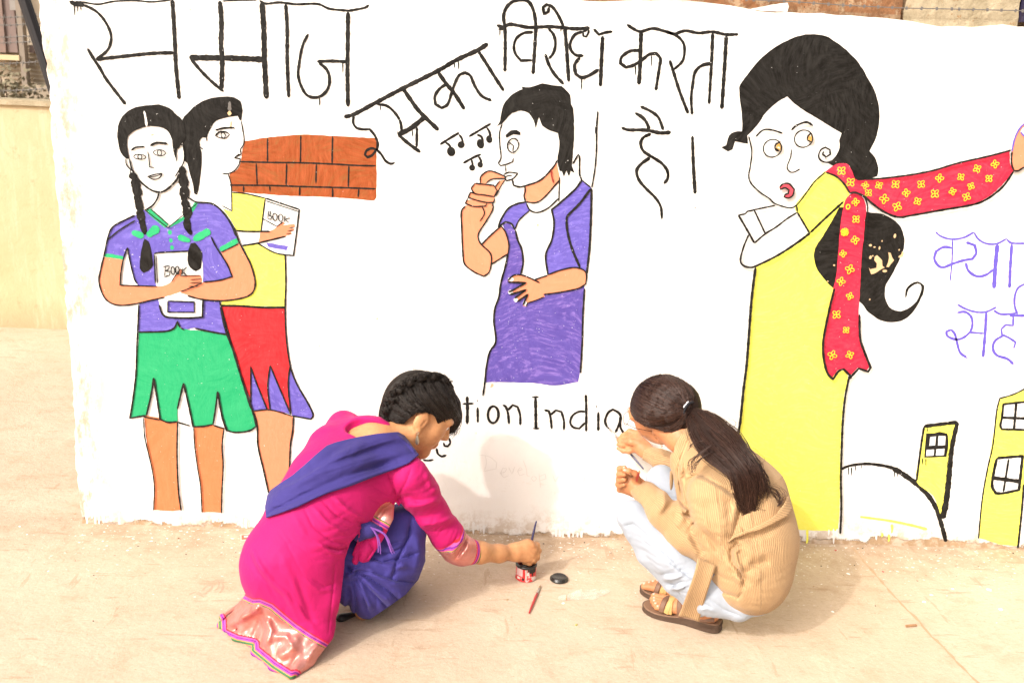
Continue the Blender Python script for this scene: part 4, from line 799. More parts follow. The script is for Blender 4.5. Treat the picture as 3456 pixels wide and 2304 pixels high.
def head_prims(C, M, sc=1.):
    L = lambda x, y, z: C+M@(np.array((x, y, z))*sc)
    c = lambda a, ra, b, rb, k=.02: ('cone', L(*a), ra*sc, L(*b), rb*sc, k)
    pr = [('ell', L(0, -.012, .018), np.array((.074, .094, .085))*sc, M, .02), c((0, .045, .005), .058, (0, .05, -.03), .052, .03), c((0, .042, -.05), .052, (0, .072, -.098), .020, .03)]
    for s in (-1, 1):
        pr += [c((s*.036, .052, -.03), .030, (s*.03, .055, -.05), .028, .025), c((s*.052, .01, -.06), .022, (s*.012, .07, -.1), .016, .03),
               c((s*.022, .092, .014), .012, (s*.042, .083, .012), .010, .012), ('ell', L(s*.0755, -.006, -.022), np.array((.0095, .020, .032))*sc, M, .006), c((s*.076, .002, -.05), .008, (s*.075, .004, -.056), .007, .006)]
    pr += [c((0, .098, .004), .008, (0, .115, -.030), .0105, .012), c((-.010, .105, -.034), .008, (.010, .105, -.034), .008, .010),
           c((-.014, .096, -.061), .0065, (.014, .096, -.061), .0065, .008), c((-.012, .094, -.071), .007, (.012, .094, -.071), .007, .007)]
    return pr, L
def eye_carve(f, L, sc=1.):
    def g(p):
        d = f(p)
        for s in (-1, 1):
            e = np.sqrt(((p-L(s*.031, .103, -.003))**2).sum(1))-.013*sc; d = -smin(-d, e, .010)
            for c_, r_ in (((s*.0865, .004, -.020), .0072), ((s*.0865, .003, -.032), .0065), ((s*.0865, .007, -.011), .005)):
                e = np.sqrt(((p-L(*c_))**2).sum(1))-r_*sc; d = -smin(-d, e, .003)
        return d
    return g
def trace(f, pts, start=2.0):
    """where the sight lines through survey points meet a distance field"""
    xy = [p for p in pts]; V = np.array([rayv(x, y) for x, y in xy]); V /= np.linalg.norm(V, axis=1)[:, None]; t = np.full(len(V), start)
    for _ in range(70): t += np.clip(f(CC+V*t[:, None]), -.02, .05)*.8
    return CC+V*t[:, None]
def strand_mesh(name, paths, rad, mat, parent, n=4):
    m = MB(); tone = []; rt = random.Random(len(paths))
    for q, r in zip(paths, rad if hasattr(rad, '__len__') else [rad]*len(paths)):
        k = len(q); r *= rt.uniform(.7, 1.35); m.tube(q, [r*(.45+.55*math.sin(math.pi*min(1, .25+.75*(1-i/(k-1))))) for i in range(k)], n, False); tone += [rt.random()**1.6]*(len(m.v)-len(tone))
    o = m.build(name, mat, parent, True); a = o.data.attributes.new('tone', 'FLOAT', 'POINT'); a.data.foreach_set('value', np.array(tone, np.float32)); return o
from mathutils.bvhtree import BVHTree
def bvh(o): return BVHTree.FromPolygons([v.co for v in o.data.vertices], [tuple(p.vertices) for p in o.data.polygons])
def on_surface(tree, x, y, lift):
    v = Vector(rayv(x, y)).normalized(); h, nrm, _, _ = tree.ray_cast(Vector(CC), v)
    if h is None: return None
    return h+nrm*lift
def comb(tree, guides, n, lift=.0012, jit=6, seed=1, steps=34, miss=2):
    """hairs lying on a head: blended between neighbouring guide lines"""
    r = random.Random(seed); G_ = [catmull(FP(s), 25/1.96, corner=170) for s in guides]; R_ = []
    for g in G_: R_.append([g[int(round(i*(len(g)-1)/(steps-1)))] for i in range(steps)])
    out = []
    for _ in range(n):
        u = r.uniform(0, len(R_)-1.001); i = int(u); t = u-i; a = r.gauss(0, jit/1.96); b = r.gauss(0, jit/1.96); s0 = max(0, r.randint(-14, steps//3)); s1 = r.randint(steps*2//3, steps); ph = r.uniform(0, 6); l = lift*r.uniform(.3, 1.6)
        q = []; lost = 0
        for k in range(s0, s1):
            p = R_[i][k]*(1-t)+R_[i+1][k]*t; w = math.sin(k*.2+ph)*jit*.25/1.96
            h = on_surface(tree, p[0]+a*.6+w, p[1]+b*.6+w, l)
            if h is None: lost += 1; continue
            if q and (h-q[-1]).length > .05: continue
            q.append(h)
        if len(q) > 8: out.append(q)
    return out

def wisps(C, M, rad, n, seed, tail):
    """fine stray hairs standing off a head"""
    r = random.Random(seed); out = []
    for _ in range(n):
        d = np.array((r.gauss(0, 1), r.gauss(-.3, 1), abs(r.gauss(.5, .7)))); d /= np.linalg.norm(d); t = np.array((r.gauss(0, .5), tail, r.gauss(0, .4))); q = []; k = r.uniform(.02, .07)
        for i in range(9):
            s = i/8; e = d+t*s*.45; e /= np.linalg.norm(e); q.append(C+M@(e*rad*(1.0+k*s*s+.004*math.sin(5*s))))
        out.append(q)
    return out
def skin_material(name, c, k=1.):
    q = Nodes(name, .5, .35)
    col = q.mix(q.ramp(q.noise(22, 5, .65), .35, .68), (c[0]*.86, c[1]*.78, c[2]*.74, 1), scale_c(c, 1.10*k))
    col = q.mix(q.math('MULTIPLY', q.ramp(q.noise(140, 4, .7), .5, .7), .35), col, (c[0]*.80, c[1]*.66, c[2]*.60, 1)); q.color(col)
    q.b.inputs['Subsurface Weight'].default_value = .12; q.b.inputs['Subsurface Radius'].default_value = (.9, .35, .2); q.b.inputs['Subsurface Scale'].default_value = .008
    q.bump(q.noise(260, 3, .6), .18, .001); q.bump(q.noise(45, 4, .6), .18, .003); return q.m
M_SKIN1 = skin_material('warm_brown_skin', (.53, .27, .125, 1)); M_SKIN2 = skin_material('brown_skin', (.50, .225, .105, 1))
def hair_material(name, c, rough=.38, spec=.5):
    q = Nodes(name, rough, spec); t = q.attr('tone'); q.color(q.mix(t, scale_c(c, .55), scale_c(c, 1.9))); q.b.inputs['Anisotropic'].default_value = .5; return q.m
M_HAIR1 = hair_material('black_hair', (.0145, .0105, .0085, 1), .42, .26); M_HAIR2 = hair_material('dark_brown_hair', (.034, .0155, .0105, 1), .40, .30)
M_SCALP1 = simple('black_hair_base', (.013, .0095, .008, 1), .7, .15, .3, 60); M_SCALP2 = simple('brown_hair_base', (.018, .009, .0065, 1), .7, .15, .3, 60)
def cloth(name, c, rough=.8, var=.08, sheen=.3, weave=900, wstr=.12, spec=.2):
    q = Nodes(name, rough, spec); q.color(q.mix(q.ramp(q.noise(5, 5, .6), .3, .7), scale_c(c, 1-var), scale_c(c, 1+var)))
    q.b.inputs['Sheen Weight'].default_value = sheen; q.b.inputs['Sheen Roughness'].default_value = .4; q.b.inputs['Sheen Tint'].default_value = mix_c(c, (1, 1, 1), .4)
    q.bump(q.noise(weave, 2, .5), wstr, .001); q.bump(q.noise(34, 4, .6), .12, .006); q.bump(q.noise(13, 5, .6, (1, 1.6, .5, .3, .5, .2), distort=.6), .28, .012); return q
MAGENTA = (.48, .009, .120, 1); STRIPES = [((.62, .02, .03, 1), .0), ((.62, .08, .28, 1), .18), ((.16, .03, .26, 1), .36), ((.60, .06, .30, 1), .56), ((.62, .26, .08, 1), .72), ((.05, .17, .07, 1), .84)]
def kurta_material():
    q = cloth('magenta_cotton', MAGENTA, .75, .07, .25); base = q.b.inputs['Base Color'].links[0].from_socket
    q.b.inputs['Sheen Tint'].default_value = (.9, .25, .5, 1)
    r = q.n('ShaderNodeValToRGB'); r.color_ramp.interpolation = 'CONSTANT'; e = r.color_ramp.elements
    while len(e) < len(STRIPES): e.new(.5)
    for i, (col, pos) in enumerate(STRIPES): e[i].position = pos; e[i].color = col
    q.l(q.attr('stripe'), r.inputs['Fac'])
    br = q.mix(q.ramp(q.noise(10, 5, .7, (1, 1, 2)), .35, .7), (.52, .17, .13, 1), (.66, .33, .30, 1))
    z = q.attr('zone'); z1 = q.ramp(z, .4, .6); z2 = q.ramp(z, 1.4/2, 1.6/2)   # zone/2: 0 plain, .5 stripes, 1 brocade
    zs = q.math('MULTIPLY', z, .5); a1 = q.ramp(zs, .24, .26); a2 = q.ramp(zs, .74, .76)
    col = q.mix(a1, base, r.outputs['Color']); col = q.mix(a2, col, br); q.color(col)
    q.l(q.math('MULTIPLY', a2, .55), q.b.inputs['Metallic'])
    rr = q.math('SUBTRACT', .75, q.math('MULTIPLY', a2, .40)); q.l(rr, q.b.inputs['Roughness']); return q.m
M_KURTA = kurta_material()
M_VIOLET = cloth('violet_cotton', (.050, .040, .215, 1), .75, .07, .2); M_DUPATTA = cloth('violet_shawl', (.040, .031, .165, 1), .8, .08, .25).m
M_VIOLET = M_VIOLET.m
def knit(name, c, pitch):
    q = cloth(name, c, .9, .07, .35, 420, .35)
    w = q.n('ShaderNodeMath'); w.operation = 'SINE'; q.l(q.math('MULTIPLY', q.attr('rib'), 2*math.pi/pitch), w.inputs[0])
    base = q.b.inputs['Base Color'].links[0].from_socket
    v = q.n('ShaderNodeMapRange'); v.inputs['From Min'].default_value = -1; v.inputs['To Min'].default_value = 0; q.l(w.outputs[0], v.inputs['Value'])
    q.color(q.mix(v.outputs[0], q.mix(.0, scale_c(c, .70), c), base)); q.bump(v.outputs[0], .6, .0018); return q.m
CAMEL = (.49, .312, .160, 1)
M_KNIT = knit('camel_knit', CAMEL, .0052)
M_JEANS = cloth('pale_denim', (.345, .385, .445, 1), .8, .08, .2, 500, .25).m

# ------------------------------------------------------------------ girl in the magenta tunic, squatting on the left
def tex_line(s): return FP(s)
g1 = empty('person', (-.38, -.60, 0)); g1.location = (0, 0, 0)
tag(g1, 'squatting girl in magenta tunic with violet shawl reaching down to the paint tin', 'person')
HC1 = at('G', 1405, 358, -.34); HM1 = head_frame((.80, .20, -.56), (.45, .28, .85))
hp, HL1 = head_prims(HC1, HM1, 1.08)
neck = chain(('G', 1385, 470, -.36, 92), ('G', 1290, 520, -.39, 98), ('G', 1120, 565, -.435, 120), ('G', 1010, 650, -.45, 160), k=.03)
# bare arms, fists and feet
armR = chain(('G', 1340, 800, -.525, 70), ('G', 1620, 1262, -.468, 62), ('G', 1800, 1300, -.43, 68), ('G', 1930, 1307, -.385, 54), ('G', 2015, 1300, -.355, 44), ('G', 2065, 1290, -.34, 46), k=.02)
handR = chain(('G', 2045, 1290, -.348, 50), ('G', 2120, 1272, -.328, 50), ('G', 2140, 1290, -.328, 50), k=.02)+chain(('G', 2055, 1312, -.35, 40), ('G', 2115, 1322, -.338, 42), k=.02)
fing = [(('G', 2125, 1240, -.318, 27), ('G', 2175, 1256, -.302, 25), ('G', 2180, 1312, -.288, 21), ('G', 2135, 1332, -.285, 18)),
        (('G', 2140, 1262, -.328, 26), ('G', 2184, 1288, -.316, 25), ('G', 2178, 1335, -.302, 20), ('G', 2130, 1348, -.298, 17)),
        (('G', 2130, 1292, -.338, 26), ('G', 2176, 1318, -.331, 24), ('G', 2160, 1356, -.316, 19), ('G', 2115, 1358, -.310, 16)),
        (('G', 2110, 1315, -.346, 24), ('G', 2155, 1342, -.343, 21), ('G', 2132, 1370, -.330, 17), ('G', 2095, 1366, -.322, 14))]
for q in fing: handR += chain(*q, k=.006)
handR += chain(('G', 2070, 1300, -.325, 28), ('G', 2110, 1300, -.290, 24), ('G', 2155, 1305, -.272, 19), ('G', 2180, 1318, -.268, 15), k=.010)
torso_b = chain(('G', 1010, 650, -.45, 150), ('G', 820, 900, -.56, 220), ('G', 640, 1330, -.66, 240), k=.05)
legs_b = chain(('G', 680, 1400, -.66, 150), ('G', 1290, 1150, -.50, 85), ('G', 1030, 1690, -.585, 55), k=.02)+chain(('G', 620, 1330, -.58, 150), ('G', 1300, 1090, -.36, 85), ('G', 1080, 1600, -.47, 55), k=.02)
feet_b = chain(('H', 960, 1000, -.46, 50), ('H', 1100, 980, -.42, 30), k=.015)
armL = chain(('G', 940, 530, -.34, 55), ('G', 1010, 900, -.34, 75), ('G', 1230, 1080, -.40, 55), ('G', 1330, 1060, -.42, 45), k=.02)
body_f = folds(eye_carve(field(hp+neck+torso_b+armR+handR+armL+legs_b+feet_b), HL1), [('G 2128,1256 2160,1268 2205,1276', -2.6, 5), ('G 2135,1285 2165,1302 2205,1312', -2.6, 5), ('G 2128,1312 2150,1332 2185,1352', -2.6, 5), ('G 2120,1225 2150,1240 2165,1268', 1.2, 9), ('G 2032,1270 2040,1300 2036,1330', -1.2, 8)], 1.)
body1 = solid('body', floor_cut(body_f), hp+neck+torso_b+armR+handR+armL+legs_b+feet_b, .0034, M_SKIN1, g1)
M_EYE = simple('eye_white', (.75, .72, .66, 1), .2, .5, .03); M_IRISB = simple('brown_iris', (.03, .015, .008, 1), .15, .6, .1); M_LIP = simple('lip', (.36, .10, .065, 1), .4, .4, .1, 80)
def face_bits(root, L, M):
    for s in (-1, 1):
        e = MB(); e.lathe([(.0001, -.0105), (.006, -.0085), (.0095, -.004), (.0105, 0), (.0095, .004), (.006, .0085), (.0001, .0105)], 14); e.v = [tuple(L(s*.031, .0865, -.003)+M@np.array(v)) for v in e.v]; eo = e.build('eye', M_EYE, root, True)
        i = MB(); i.lathe([(.0001, .0022), (.003, .0018), (.005, 0)], 14); i.v = [tuple(L(s*.031, .0958, -.0035)+M@np.array((v[0], v[2], v[1]))) for v in i.v]; i.build('iris', M_IRISB, eo, True)
        b = MB(); b.tube([L(s*(.016+.034*t), .098-.022*t*t, .016+.007*math.sin(2.4*t)) for t in np.linspace(0, 1, 8)], [.002, .003, .0033, .0032, .003, .0026, .002, .0012], 6); b.build('eyebrow', M_HAIR1, root, True)
    m = MB(); m.tube([L(.019*t, .1005-.011*t*t, -.0625) for t in np.linspace(-1, 1, 9)], [.001, .0028, .0038, .004, .0036, .004, .0038, .0028, .001], 7); m.tube([L(.017*t, .0995-.010*t*t, -.0695) for t in np.linspace(-1, 1, 9)], [.001, .003, .004, .0046, .005, .0046, .004, .003, .001], 7); m.build('lips', M_LIP, root, True)
face_bits(g1, HL1, HM1)

# tunic: body, sleeve, long back panel trailing on the ground
torso = chain(('G', 905, 475, -.335, 86), ('G', 815, 610, -.44, 128), ('G', 745, 790, -.52, 170), k=.05)+chain(('G', 900, 475, -.33, 88), ('G', 1080, 590, -.43, 148), ('G', 1340, 785, -.53, 112), k=.05)+chain(('G', 1060, 640, -.44, 205), ('G', 850, 870, -.56, 268), ('G', 700, 1110, -.63, 292), ('G', 580, 1390, -.672, 300), k=.06)+chain(('G', 1150, 830, -.50, 165), ('G', 950, 1000, -.58, 150), k=.06)
sleeve = chain(('G', 1330, 800, -.53, 118), ('G', 1400, 900, -.51, 122), ('G', 1480, 1040, -.49, 112), ('G', 1590, 1190, -.475, 106), ('G', 1640, 1265, -.465, 96), ('G', 1690, 1290, -.455, 88), ('G', 1760, 1297, -.438, 80), k=.025)
tail = []
hipc = ('G', 580, 1390, -.672, 296)
for r3, hem in [(('H', 352, 950, -.685, 62), None), (('H', 440, 1040, -.715, 95), None), (('H', 560, 1130, -.745, 118), None), (('H', 680, 1170, -.765, 112), None), (('H', 765, 1190, -.765, 74), None), (('H', 820, 1000, -.745, 75), None)]:
    tail += chain(hipc, r3, k=.05)
def hemp(c, x, y, r=9): return (ground_at(c, x, y-r*.6, .008), .0046)
H_ = [hemp('H', 92, 1190), hemp('H', 190, 1272), hemp('H', 297, 1305), hemp('H', 318, 1368), hemp('H', 440, 1462), hemp('H', 552, 1522), hemp('H', 690, 1440), hemp('H', 98, 1135)]
R_ = [S('H', 312, 985, -.69, 30), S('H', 335, 1010, -.695, 40), S('H', 400, 1055, -.72, 42), S('H', 450, 1100, -.745, 48), S('H', 560, 1190, -.78, 54), S('H', 690, 1270, -.80, 50), S('H', 790, 1262, -.785, 36)]
for i, j in ((0, 0), (1, 1), (2, 2), (3, 3), (4, 4), (5, 5), (6, 6), (0, 7), (2, 1), (3, 4), (5, 4)): tail.append(('cone', R_[i][0], R_[i][1], H_[j][0], H_[j][1], .022))
tail.append(('cone', R_[3][0], R_[3][1]*.7, H_[2][0], .006, .02)); tail.append(('cone', R_[2][0], R_[2][1]*.7, H_[3][0], .006, .02))
for i, j in ((7, 0), (0, 1), (1, 2), (2, 3), (3, 4), (4, 5), (5, 6)): tail.append(('cone', H_[i][0], H_[i][1], H_[j][0], H_[j][1], .02))
# panels between neighbouring hem points so the border reads as cloth
for a_, b_ in ((0, 1), (1, 2), (3, 4), (4, 5), (5, 6)):
    for t in (.33, .66):
        h = H_[a_][0]*(1-t)+H_[b_][0]*t; ra = R_[min(a_, 6)]; rb = R_[min(b_, 6)]; tail.append(('cone', ra[0]*(1-t)+rb[0]*t, (ra[1]+rb[1])*.42, h, .0046, .02))
lap = chain(('G', 1245, 985, -.55, 26), ('G', 1185, 1085, -.60, 52), ('G', 1110, 1180, -.62, 66), ('G', 1050, 1290, -.64, 60), ('G', 985, 1340, -.66, 48), k=.02)
kf = field(torso+sleeve+tail)
kf = join(kf, field(lap), k=.012)
neckcut = field(chain(('G', 1000, 470, -.47, 88), ('G', 1130, 520, -.50, 100), ('G', 1400, 560, -.46, 110), k=.03)+chain(('G', 1030, 435, -.37, 62), ('G', 1400, 400, -.30, 150), k=.03))
kf = carve(kf, neckcut, .010)
kf = folds(kf, [
 ('G 640,1010 700,1130 830,1230 960,1250', -3, 12), ('G 560,1040 640,1180 760,1290', 2.5, 26), ('G 760,960 860,1060 980,1110', -3.2, 11), ('G 830,930 930,1020 1030,1080', 3, 16), ('G 700,1000 800,1110 900,1170', 3, 15), ('G 780,1262 870,1285 950,1255', -5, 11), ('G 720,1230 820,1300 930,1320', 3.5, 15),
 ('G 300,1285 340,1380 430,1500 H 520,980 600,1140', 4, 20), ('G 270,1290 330,1430 H 400,900 470,1030', -2, 20), ('H 590,860 640,1000 700,1180', -2, 22), ('H 480,700 560,900 640,1150', 2, 30), ('H 700,880 780,930 850,900', -2, 14), ('H 845,780 830,960 800,1240', -1.6, 7), ('H 640,880 740,960 840,950', 1.6, 14), ('H 560,1020 640,1130 720,1220', 2.5, 20),
 ('H 200,1160 280,1110 350,1060', 8, 26), ('H 300,1300 330,1200 370,1120', -3, 20), ('H 380,1330 420,1220 380,1130', 8, 28), ('H 470,1400 560,1330 600,1230', 6, 36), ('H 240,1230 290,1190 310,1130', -2, 22), ('H 560,1440 640,1360 700,1290', -1.5, 22), ('H 130,1190 200,1150 260,1080', 5, 24), ('H 430,1260 520,1260 560,1330', 6, 24), ('H 660,1420 700,1350 740,1310', 5, 22),
 ('G 1260,930 1320,830 1350,740', -3, 16), ('G 1250,940 1330,930 1420,960', -3, 22), ('G 1300,1000 1420,990 1540,950', 5, 24), ('G 1340,1060 1460,1060 1580,1010', -2.2, 20), ('G 1400,1120 1500,1110 1640,1070', 5, 22), ('G 1440,1160 1540,1160 1660,1110', -2, 16), ('G 1450,760 1480,860 1530,900', 4, 26), ('G 1190,770 1230,860 1250,930', -4, 12),
 ('G 1600,1330 1640,1270 1700,1200', 5, 20), ('G 1640,1345 1690,1270 1720,1210', -5, 14), ('G 1670,1340 1720,1270 1730,1230', 4, 14), ('G 1560,1280 1600,1260 1660,1200', -4, 14),
 ('G 1000,1100 1040,1130 1020,1180', -5, 20), ('G 900,1250 960,1330 930,1400', -5, 16), ('G 1010,1290 1000,1350 1010,1390', -6, 14), ('G 1060,1200 1100,1280 1050,1350', -4, 16)])
kf = folds(kf, [('G 1010,1120 960,1140 890,1130', -2.6, 10), ('G 1000,1150 940,1190 860,1190', -2.4, 9), ('G 965,1210 900,1235 820,1215', -2.6, 10), ('G 1180,1020 1120,960 1060,930', -2.2, 10), ('G 1230,930 1160,900 1090,850', -2.2, 10), ('G 620,1330 720,1350 840,1340', -1.4, 10), ('G 480,1130 560,1230 660,1300', -1.6, 12), ('G 1290,900 1380,890 1450,870', -1.6, 9), ('G 1330,960 1430,950 1500,920', -1.6, 9), ('G 1370,1030 1470,1030 1560,985', -1.6, 9), ('G 1460,1110 1540,1085 1600,1050', -1.4, 8), ('G 1420,680 1400,760 1340,820', -1.2, 9),
 ('H 330,820 420,950 520,1090', -1.5, 10), ('H 520,860 580,980 690,1200', -1.6, 10), ('G 430,1110 520,1230 600,1390 H 640,860', -1.5, 11), ('H 880,700 800,720 700,690', -2.2, 9), ('H 890,740 830,790 760,790', -1.6, 8), ('H 420,1180 470,1250 520,1400', -1.6, 9), ('H 600,1260 640,1330 620,1420', -1.5, 9), ('H 220,1130 210,1190 190,1240', -1.4, 8), ('H 330,1120 345,1200 330,1290', -1.6, 8)], 1.)
A5 = lambda *t: at(*t); ax = A5('G', 1640, 1270, -.46)-A5('G', 1400, 900, -.51)
kf = wrinkle(kf, [(A5('G', 1650, 1270, -.52), A5('G', 1760, 1297, -.438)-A5('G', 1560, 1170, -.48), .045, .017, .0042), (A5('G', 1420, 960, -.58), ax, .075, .026, .0038), (A5('G', 1250, 920, -.60), (.75, 0, .6), .06, .024, .004), (A5('G', 1000, 1170, -.72), (.35, 0, .94), .07, .024, .0045), (A5('G', 800, 1130, -.78), (.5, 0, .86), .09, .034, .0032), (A5('H', 600, 1000, -.84), (.9, 0, .35), .11, .05, .0028), (A5('G', 480, 1430, -.80), (.8, 0, .55), .08, .04, .0026), (A5('H', 480, 1250, -.83), (.8, -.3, .4), .09, .036, .0030), (A5('G', 1560, 1130, -.55), ax, .05, .02, .0028)])
kf = wob(kf, .003, 14, 3)
# cut along the slit edge of the back panel; the salwar shows in front of it
slit = FP('G 1005,1165 945,1235 908,1345 H 905,800 882,1000 838,1262 782,1342 700,1452 560,1545 40,1600 40,700 G 250,1000 700,300 1250,300 2000,900 2000,1600 1700,1500 1240,960 1230,1080 1165,1210 1050,1385 1000,1395 935,1365 990,1230')
kf2 = floor_cut(lambda p: np.maximum(kf(p), poly_d(p, slit)), .0025)
up_l = FP('H 240,1004 300,1032 345,1030 420,1062 500,1130 580,1195 680,1262 780,1318 830,1345'); hem_l = FP('H 60,1110 82,1150 86,1242 190,1290 300,1312 302,1352 430,1458 550,1535 580,1525')
cuff_a = S('G', 1590, 1190, -.475, 1)[0]; cuff_m = S('G', 1660, 1283, -.46, 1)[0]; cuff_b = S('G', 1775, 1298, -.435, 1)[0]
def cuff_t(p):
    d1 = (cuff_m-cuff_a); l1 = np.linalg.norm(d1); d2 = cuff_b-cuff_m; l2 = np.linalg.norm(d2)
    t = np.where((p-cuff_m)@(d1/l1+d2/l2) < 0, (p-cuff_a)@d1/l1, l1+(p-cuff_m)@d2/l2); return t, l1+l2
lapn = S('G', 1185, 1090, -.60, 1)[0]
def zones(p):
    x, y = PX(p); du, _ = seg_d(x, y, up_l); dh, th = seg_d(x, y, hem_l); U = np.array(up_l); yu = np.interp(x, U[:, 0], U[:, 1]); low = y > yu
    X0 = full('H', 0, 0); intail = (p[:, 2] < .26) & (x < full('H', 900, 0)[0])
    mm = ((p-CC)@CF)/FPX*1000
    zone = np.zeros(len(p)); st = np.zeros(len(p))
    s1 = intail & (np.where(low, du, -du)*mm < 9) & (np.where(low, du, -du)*mm > -11); zone[s1] = 1; st[s1] = (np.where(low, du, -du)[s1]*mm[s1]+11)/20
    br = intail & low & (du*mm >= 9); zone[br] = 2
    s2 = br & (dh*mm < 21); zone[s2] = 1; st[s2] = 1-dh[s2]*mm[s2]/21
    t, L = cuff_t(p); sl = x > full('G', 1440, 0)[0]; sl &= p[:, 2] < .4
    a = sl & (t > -.004) & (t < .018); zone[a] = 1; st[a] = (t[a]+.004)/.022
    a = sl & (t >= .018); zone[a] = 2; a = sl & (t > L-.022); zone[a] = 1; st[a] = np.clip((t[a]-L+.022)/.022, 0, 1)
    e = np.sqrt(((p-lapn)**2).sum(1)); a = (e < .055) & (x > full('G', 1060, 0)[0]) & ~sl; u = ((x-full('G', 1060, 0)[0])*.5+(y-full('G', 0, 1200)[1])*-.86)*mm
    b = a & (u > 42) & (u < 66); zone[b] = 1; st[b] = (u[b]-42)/24; b = a & (u >= 66); zone[b] = 2
    return zone, st
kurta = solid('tunic', kf2, torso+sleeve+tail+lap, .0032, M_KURTA, g1, {'zone': lambda p: zones(p)[0], 'stripe': lambda p: np.clip(zones(p)[1], 0, 1)})

# baggy violet trousers
sal = chain(('G', 700, 1420, -.655, 185), ('G', 1230, 1160, -.52, 135), ('G', 1320, 1130, -.49, 118), k=.03)+chain(('G', 1310, 1140, -.49, 122), ('G', 1220, 1320, -.535, 205), ('G', 1135, 1425, -.555, 285), k=.04)+chain(('G', 980, 1480, -.62, 170), ('G', 1130, 1560, -.56, 180), k=.04)
sal2 = chain(('G', 640, 1330, -.56, 170), ('G', 1300, 1110, -.38, 125), ('G', 1240, 1380, -.42, 190), ('G', 1180, 1480, -.44, 190), k=.03)
sf = folds(field(sal+sal2), [
 ('G 990,1430 1090,1480 1210,1560 1300,1660', -7, 15), ('G 985,1445 1060,1530 1150,1620 1210,1690', -7, 15), ('G 975,1460 1020,1560 1070,1700', -7, 15), ('G 960,1470 980,1580 985,1720', -6, 15), ('G 1000,1420 1120,1440 1260,1490 1400,1500', -7, 14), ('G 1060,1330 1160,1365 1290,1340 1400,1300', -7, 14), ('G 1080,1300 1200,1310 1300,1260', -6, 13),
 ('G 1130,1180 1180,1250 1290,1230', -5, 16), ('G 1350,1080 1330,1200 1260,1340 1220,1480', -9, 16), ('G 1040,1410 1150,1470 1300,1520', 6, 26), ('G 1010,1460 1120,1560 1220,1640', 6, 24), ('G 995,1480 1040,1600 1090,1690', 6, 22), ('G 1080,1350 1200,1390 1330,1360', 6, 26), ('G 1390,1180 1400,1300 1370,1440', 4, 30),
 ('G 920,1390 960,1430 1000,1420', -8, 14), ('G 920,1460 960,1440 990,1400', 7, 14), ('G 1200,1440 1250,1400 1330,1390', 5, 20), ('G 930,1520 940,1600 930,1700', -5, 18)])
sf = wrinkle(sf, [(at('G', 1010, 1440, -.70), (.1, 0, 1), .07, .020, .005), (at('G', 1160, 1300, -.68), (.15, 0, 1), .08, .026, .004), (at('G', 1130, 1560, -.70), (.95, 0, .3), .10, .030, .0045), (at('G', 1330, 1400, -.58), (.3, 0, .95), .08, .030, .003)])
sf = floor_cut(wob(sf, .003, 22, 5), .003)
keep = FP('G 820,1000 1240,940 1290,985 1365,1060 1420,1120 1452,1190 1445,1350 1395,1480 1312,1578 H 1200,1062 1075,1146 990,1140 868,1128 700,1100 G 600,1500 600,1300')
sf2 = lambda p: np.maximum(sf(p), poly_d(p, keep))
solid('trousers', sf2, sal+sal2, .0034, M_VIOLET, g1)
M_SHOE = simple('black_leather', (.02, .018, .018, 1), .45, .5, .2, 40)
shoe = chain(('H', 885, 1140, -.60, 34), ('H', 970, 1128, -.57, 30), ('H', 1060, 1100, -.53, 26), k=.01); solid('shoe', floor_cut(field(shoe), .001), shoe, .003, M_SHOE, g1)
shoe = chain(('H', 930, 1080, -.48, 36), ('H', 1080, 1020, -.42, 30), k=.01); solid('shoe', floor_cut(field(shoe), .001), shoe, .003, M_SHOE, g1)

# shawl across the back
band = FP('G 1262,503 1130,514 1030,530 930,550 850,570 790,592 720,650 640,722 560,790 480,842 400,900 380,1000 388,1072 470,1045 600,1000 700,950 800,908 960,858 1100,802 1230,755 1330,712 1405,652 1370,590 1310,530')
df0 = field(torso)
df1 = lambda p: df0(p)-.0115
df1 = folds(df1, [('G 420,960 700,760 1000,600 1250,540', 4, 40), ('G 400,1040 620,930 900,800 1150,720 1370,640', -3.5, 22), ('G 410,1060 600,985 800,895 1100,790 1340,700', 4, 14), ('G 480,860 620,800 760,700 900,600', -3.5, 24), ('G 700,740 900,690 1150,600 1300,590', -3, 26), ('G 560,850 800,760 1050,690 1300,640', 3, 30), ('G 1250,520 1330,580 1390,650', 3, 14), ('G 500,960 760,860 1050,760 1340,670', -1.6, 8), ('G 600,830 820,700 1080,600 1260,545', 1.5, 9), ('G 440,1000 640,900 860,830 1120,740', 1.4, 9), ('G 720,800 960,720 1200,650', -1.3, 8), ('G 395,1050 450,1010 520,990', -2.5, 10)])
df1 = wrinkle(df1, [(at('G', 480, 980, -.76), (.35, 0, .94), .07, .022, .0035), (at('G', 800, 780, -.68), (.35, 0, .94), .12, .034, .0026), (at('G', 1150, 650, -.60), (.25, 0, .97), .11, .030, .0028), (at('G', 1340, 620, -.60), (.75, 0, .65), .05, .018, .003)])
df1 = wob(df1, .003, 20, 9)
sh = solid('shawl', lambda p: np.maximum(df1(p), poly_d(p, band)), torso, .0034, M_DUPATTA, g1, pad=.04)
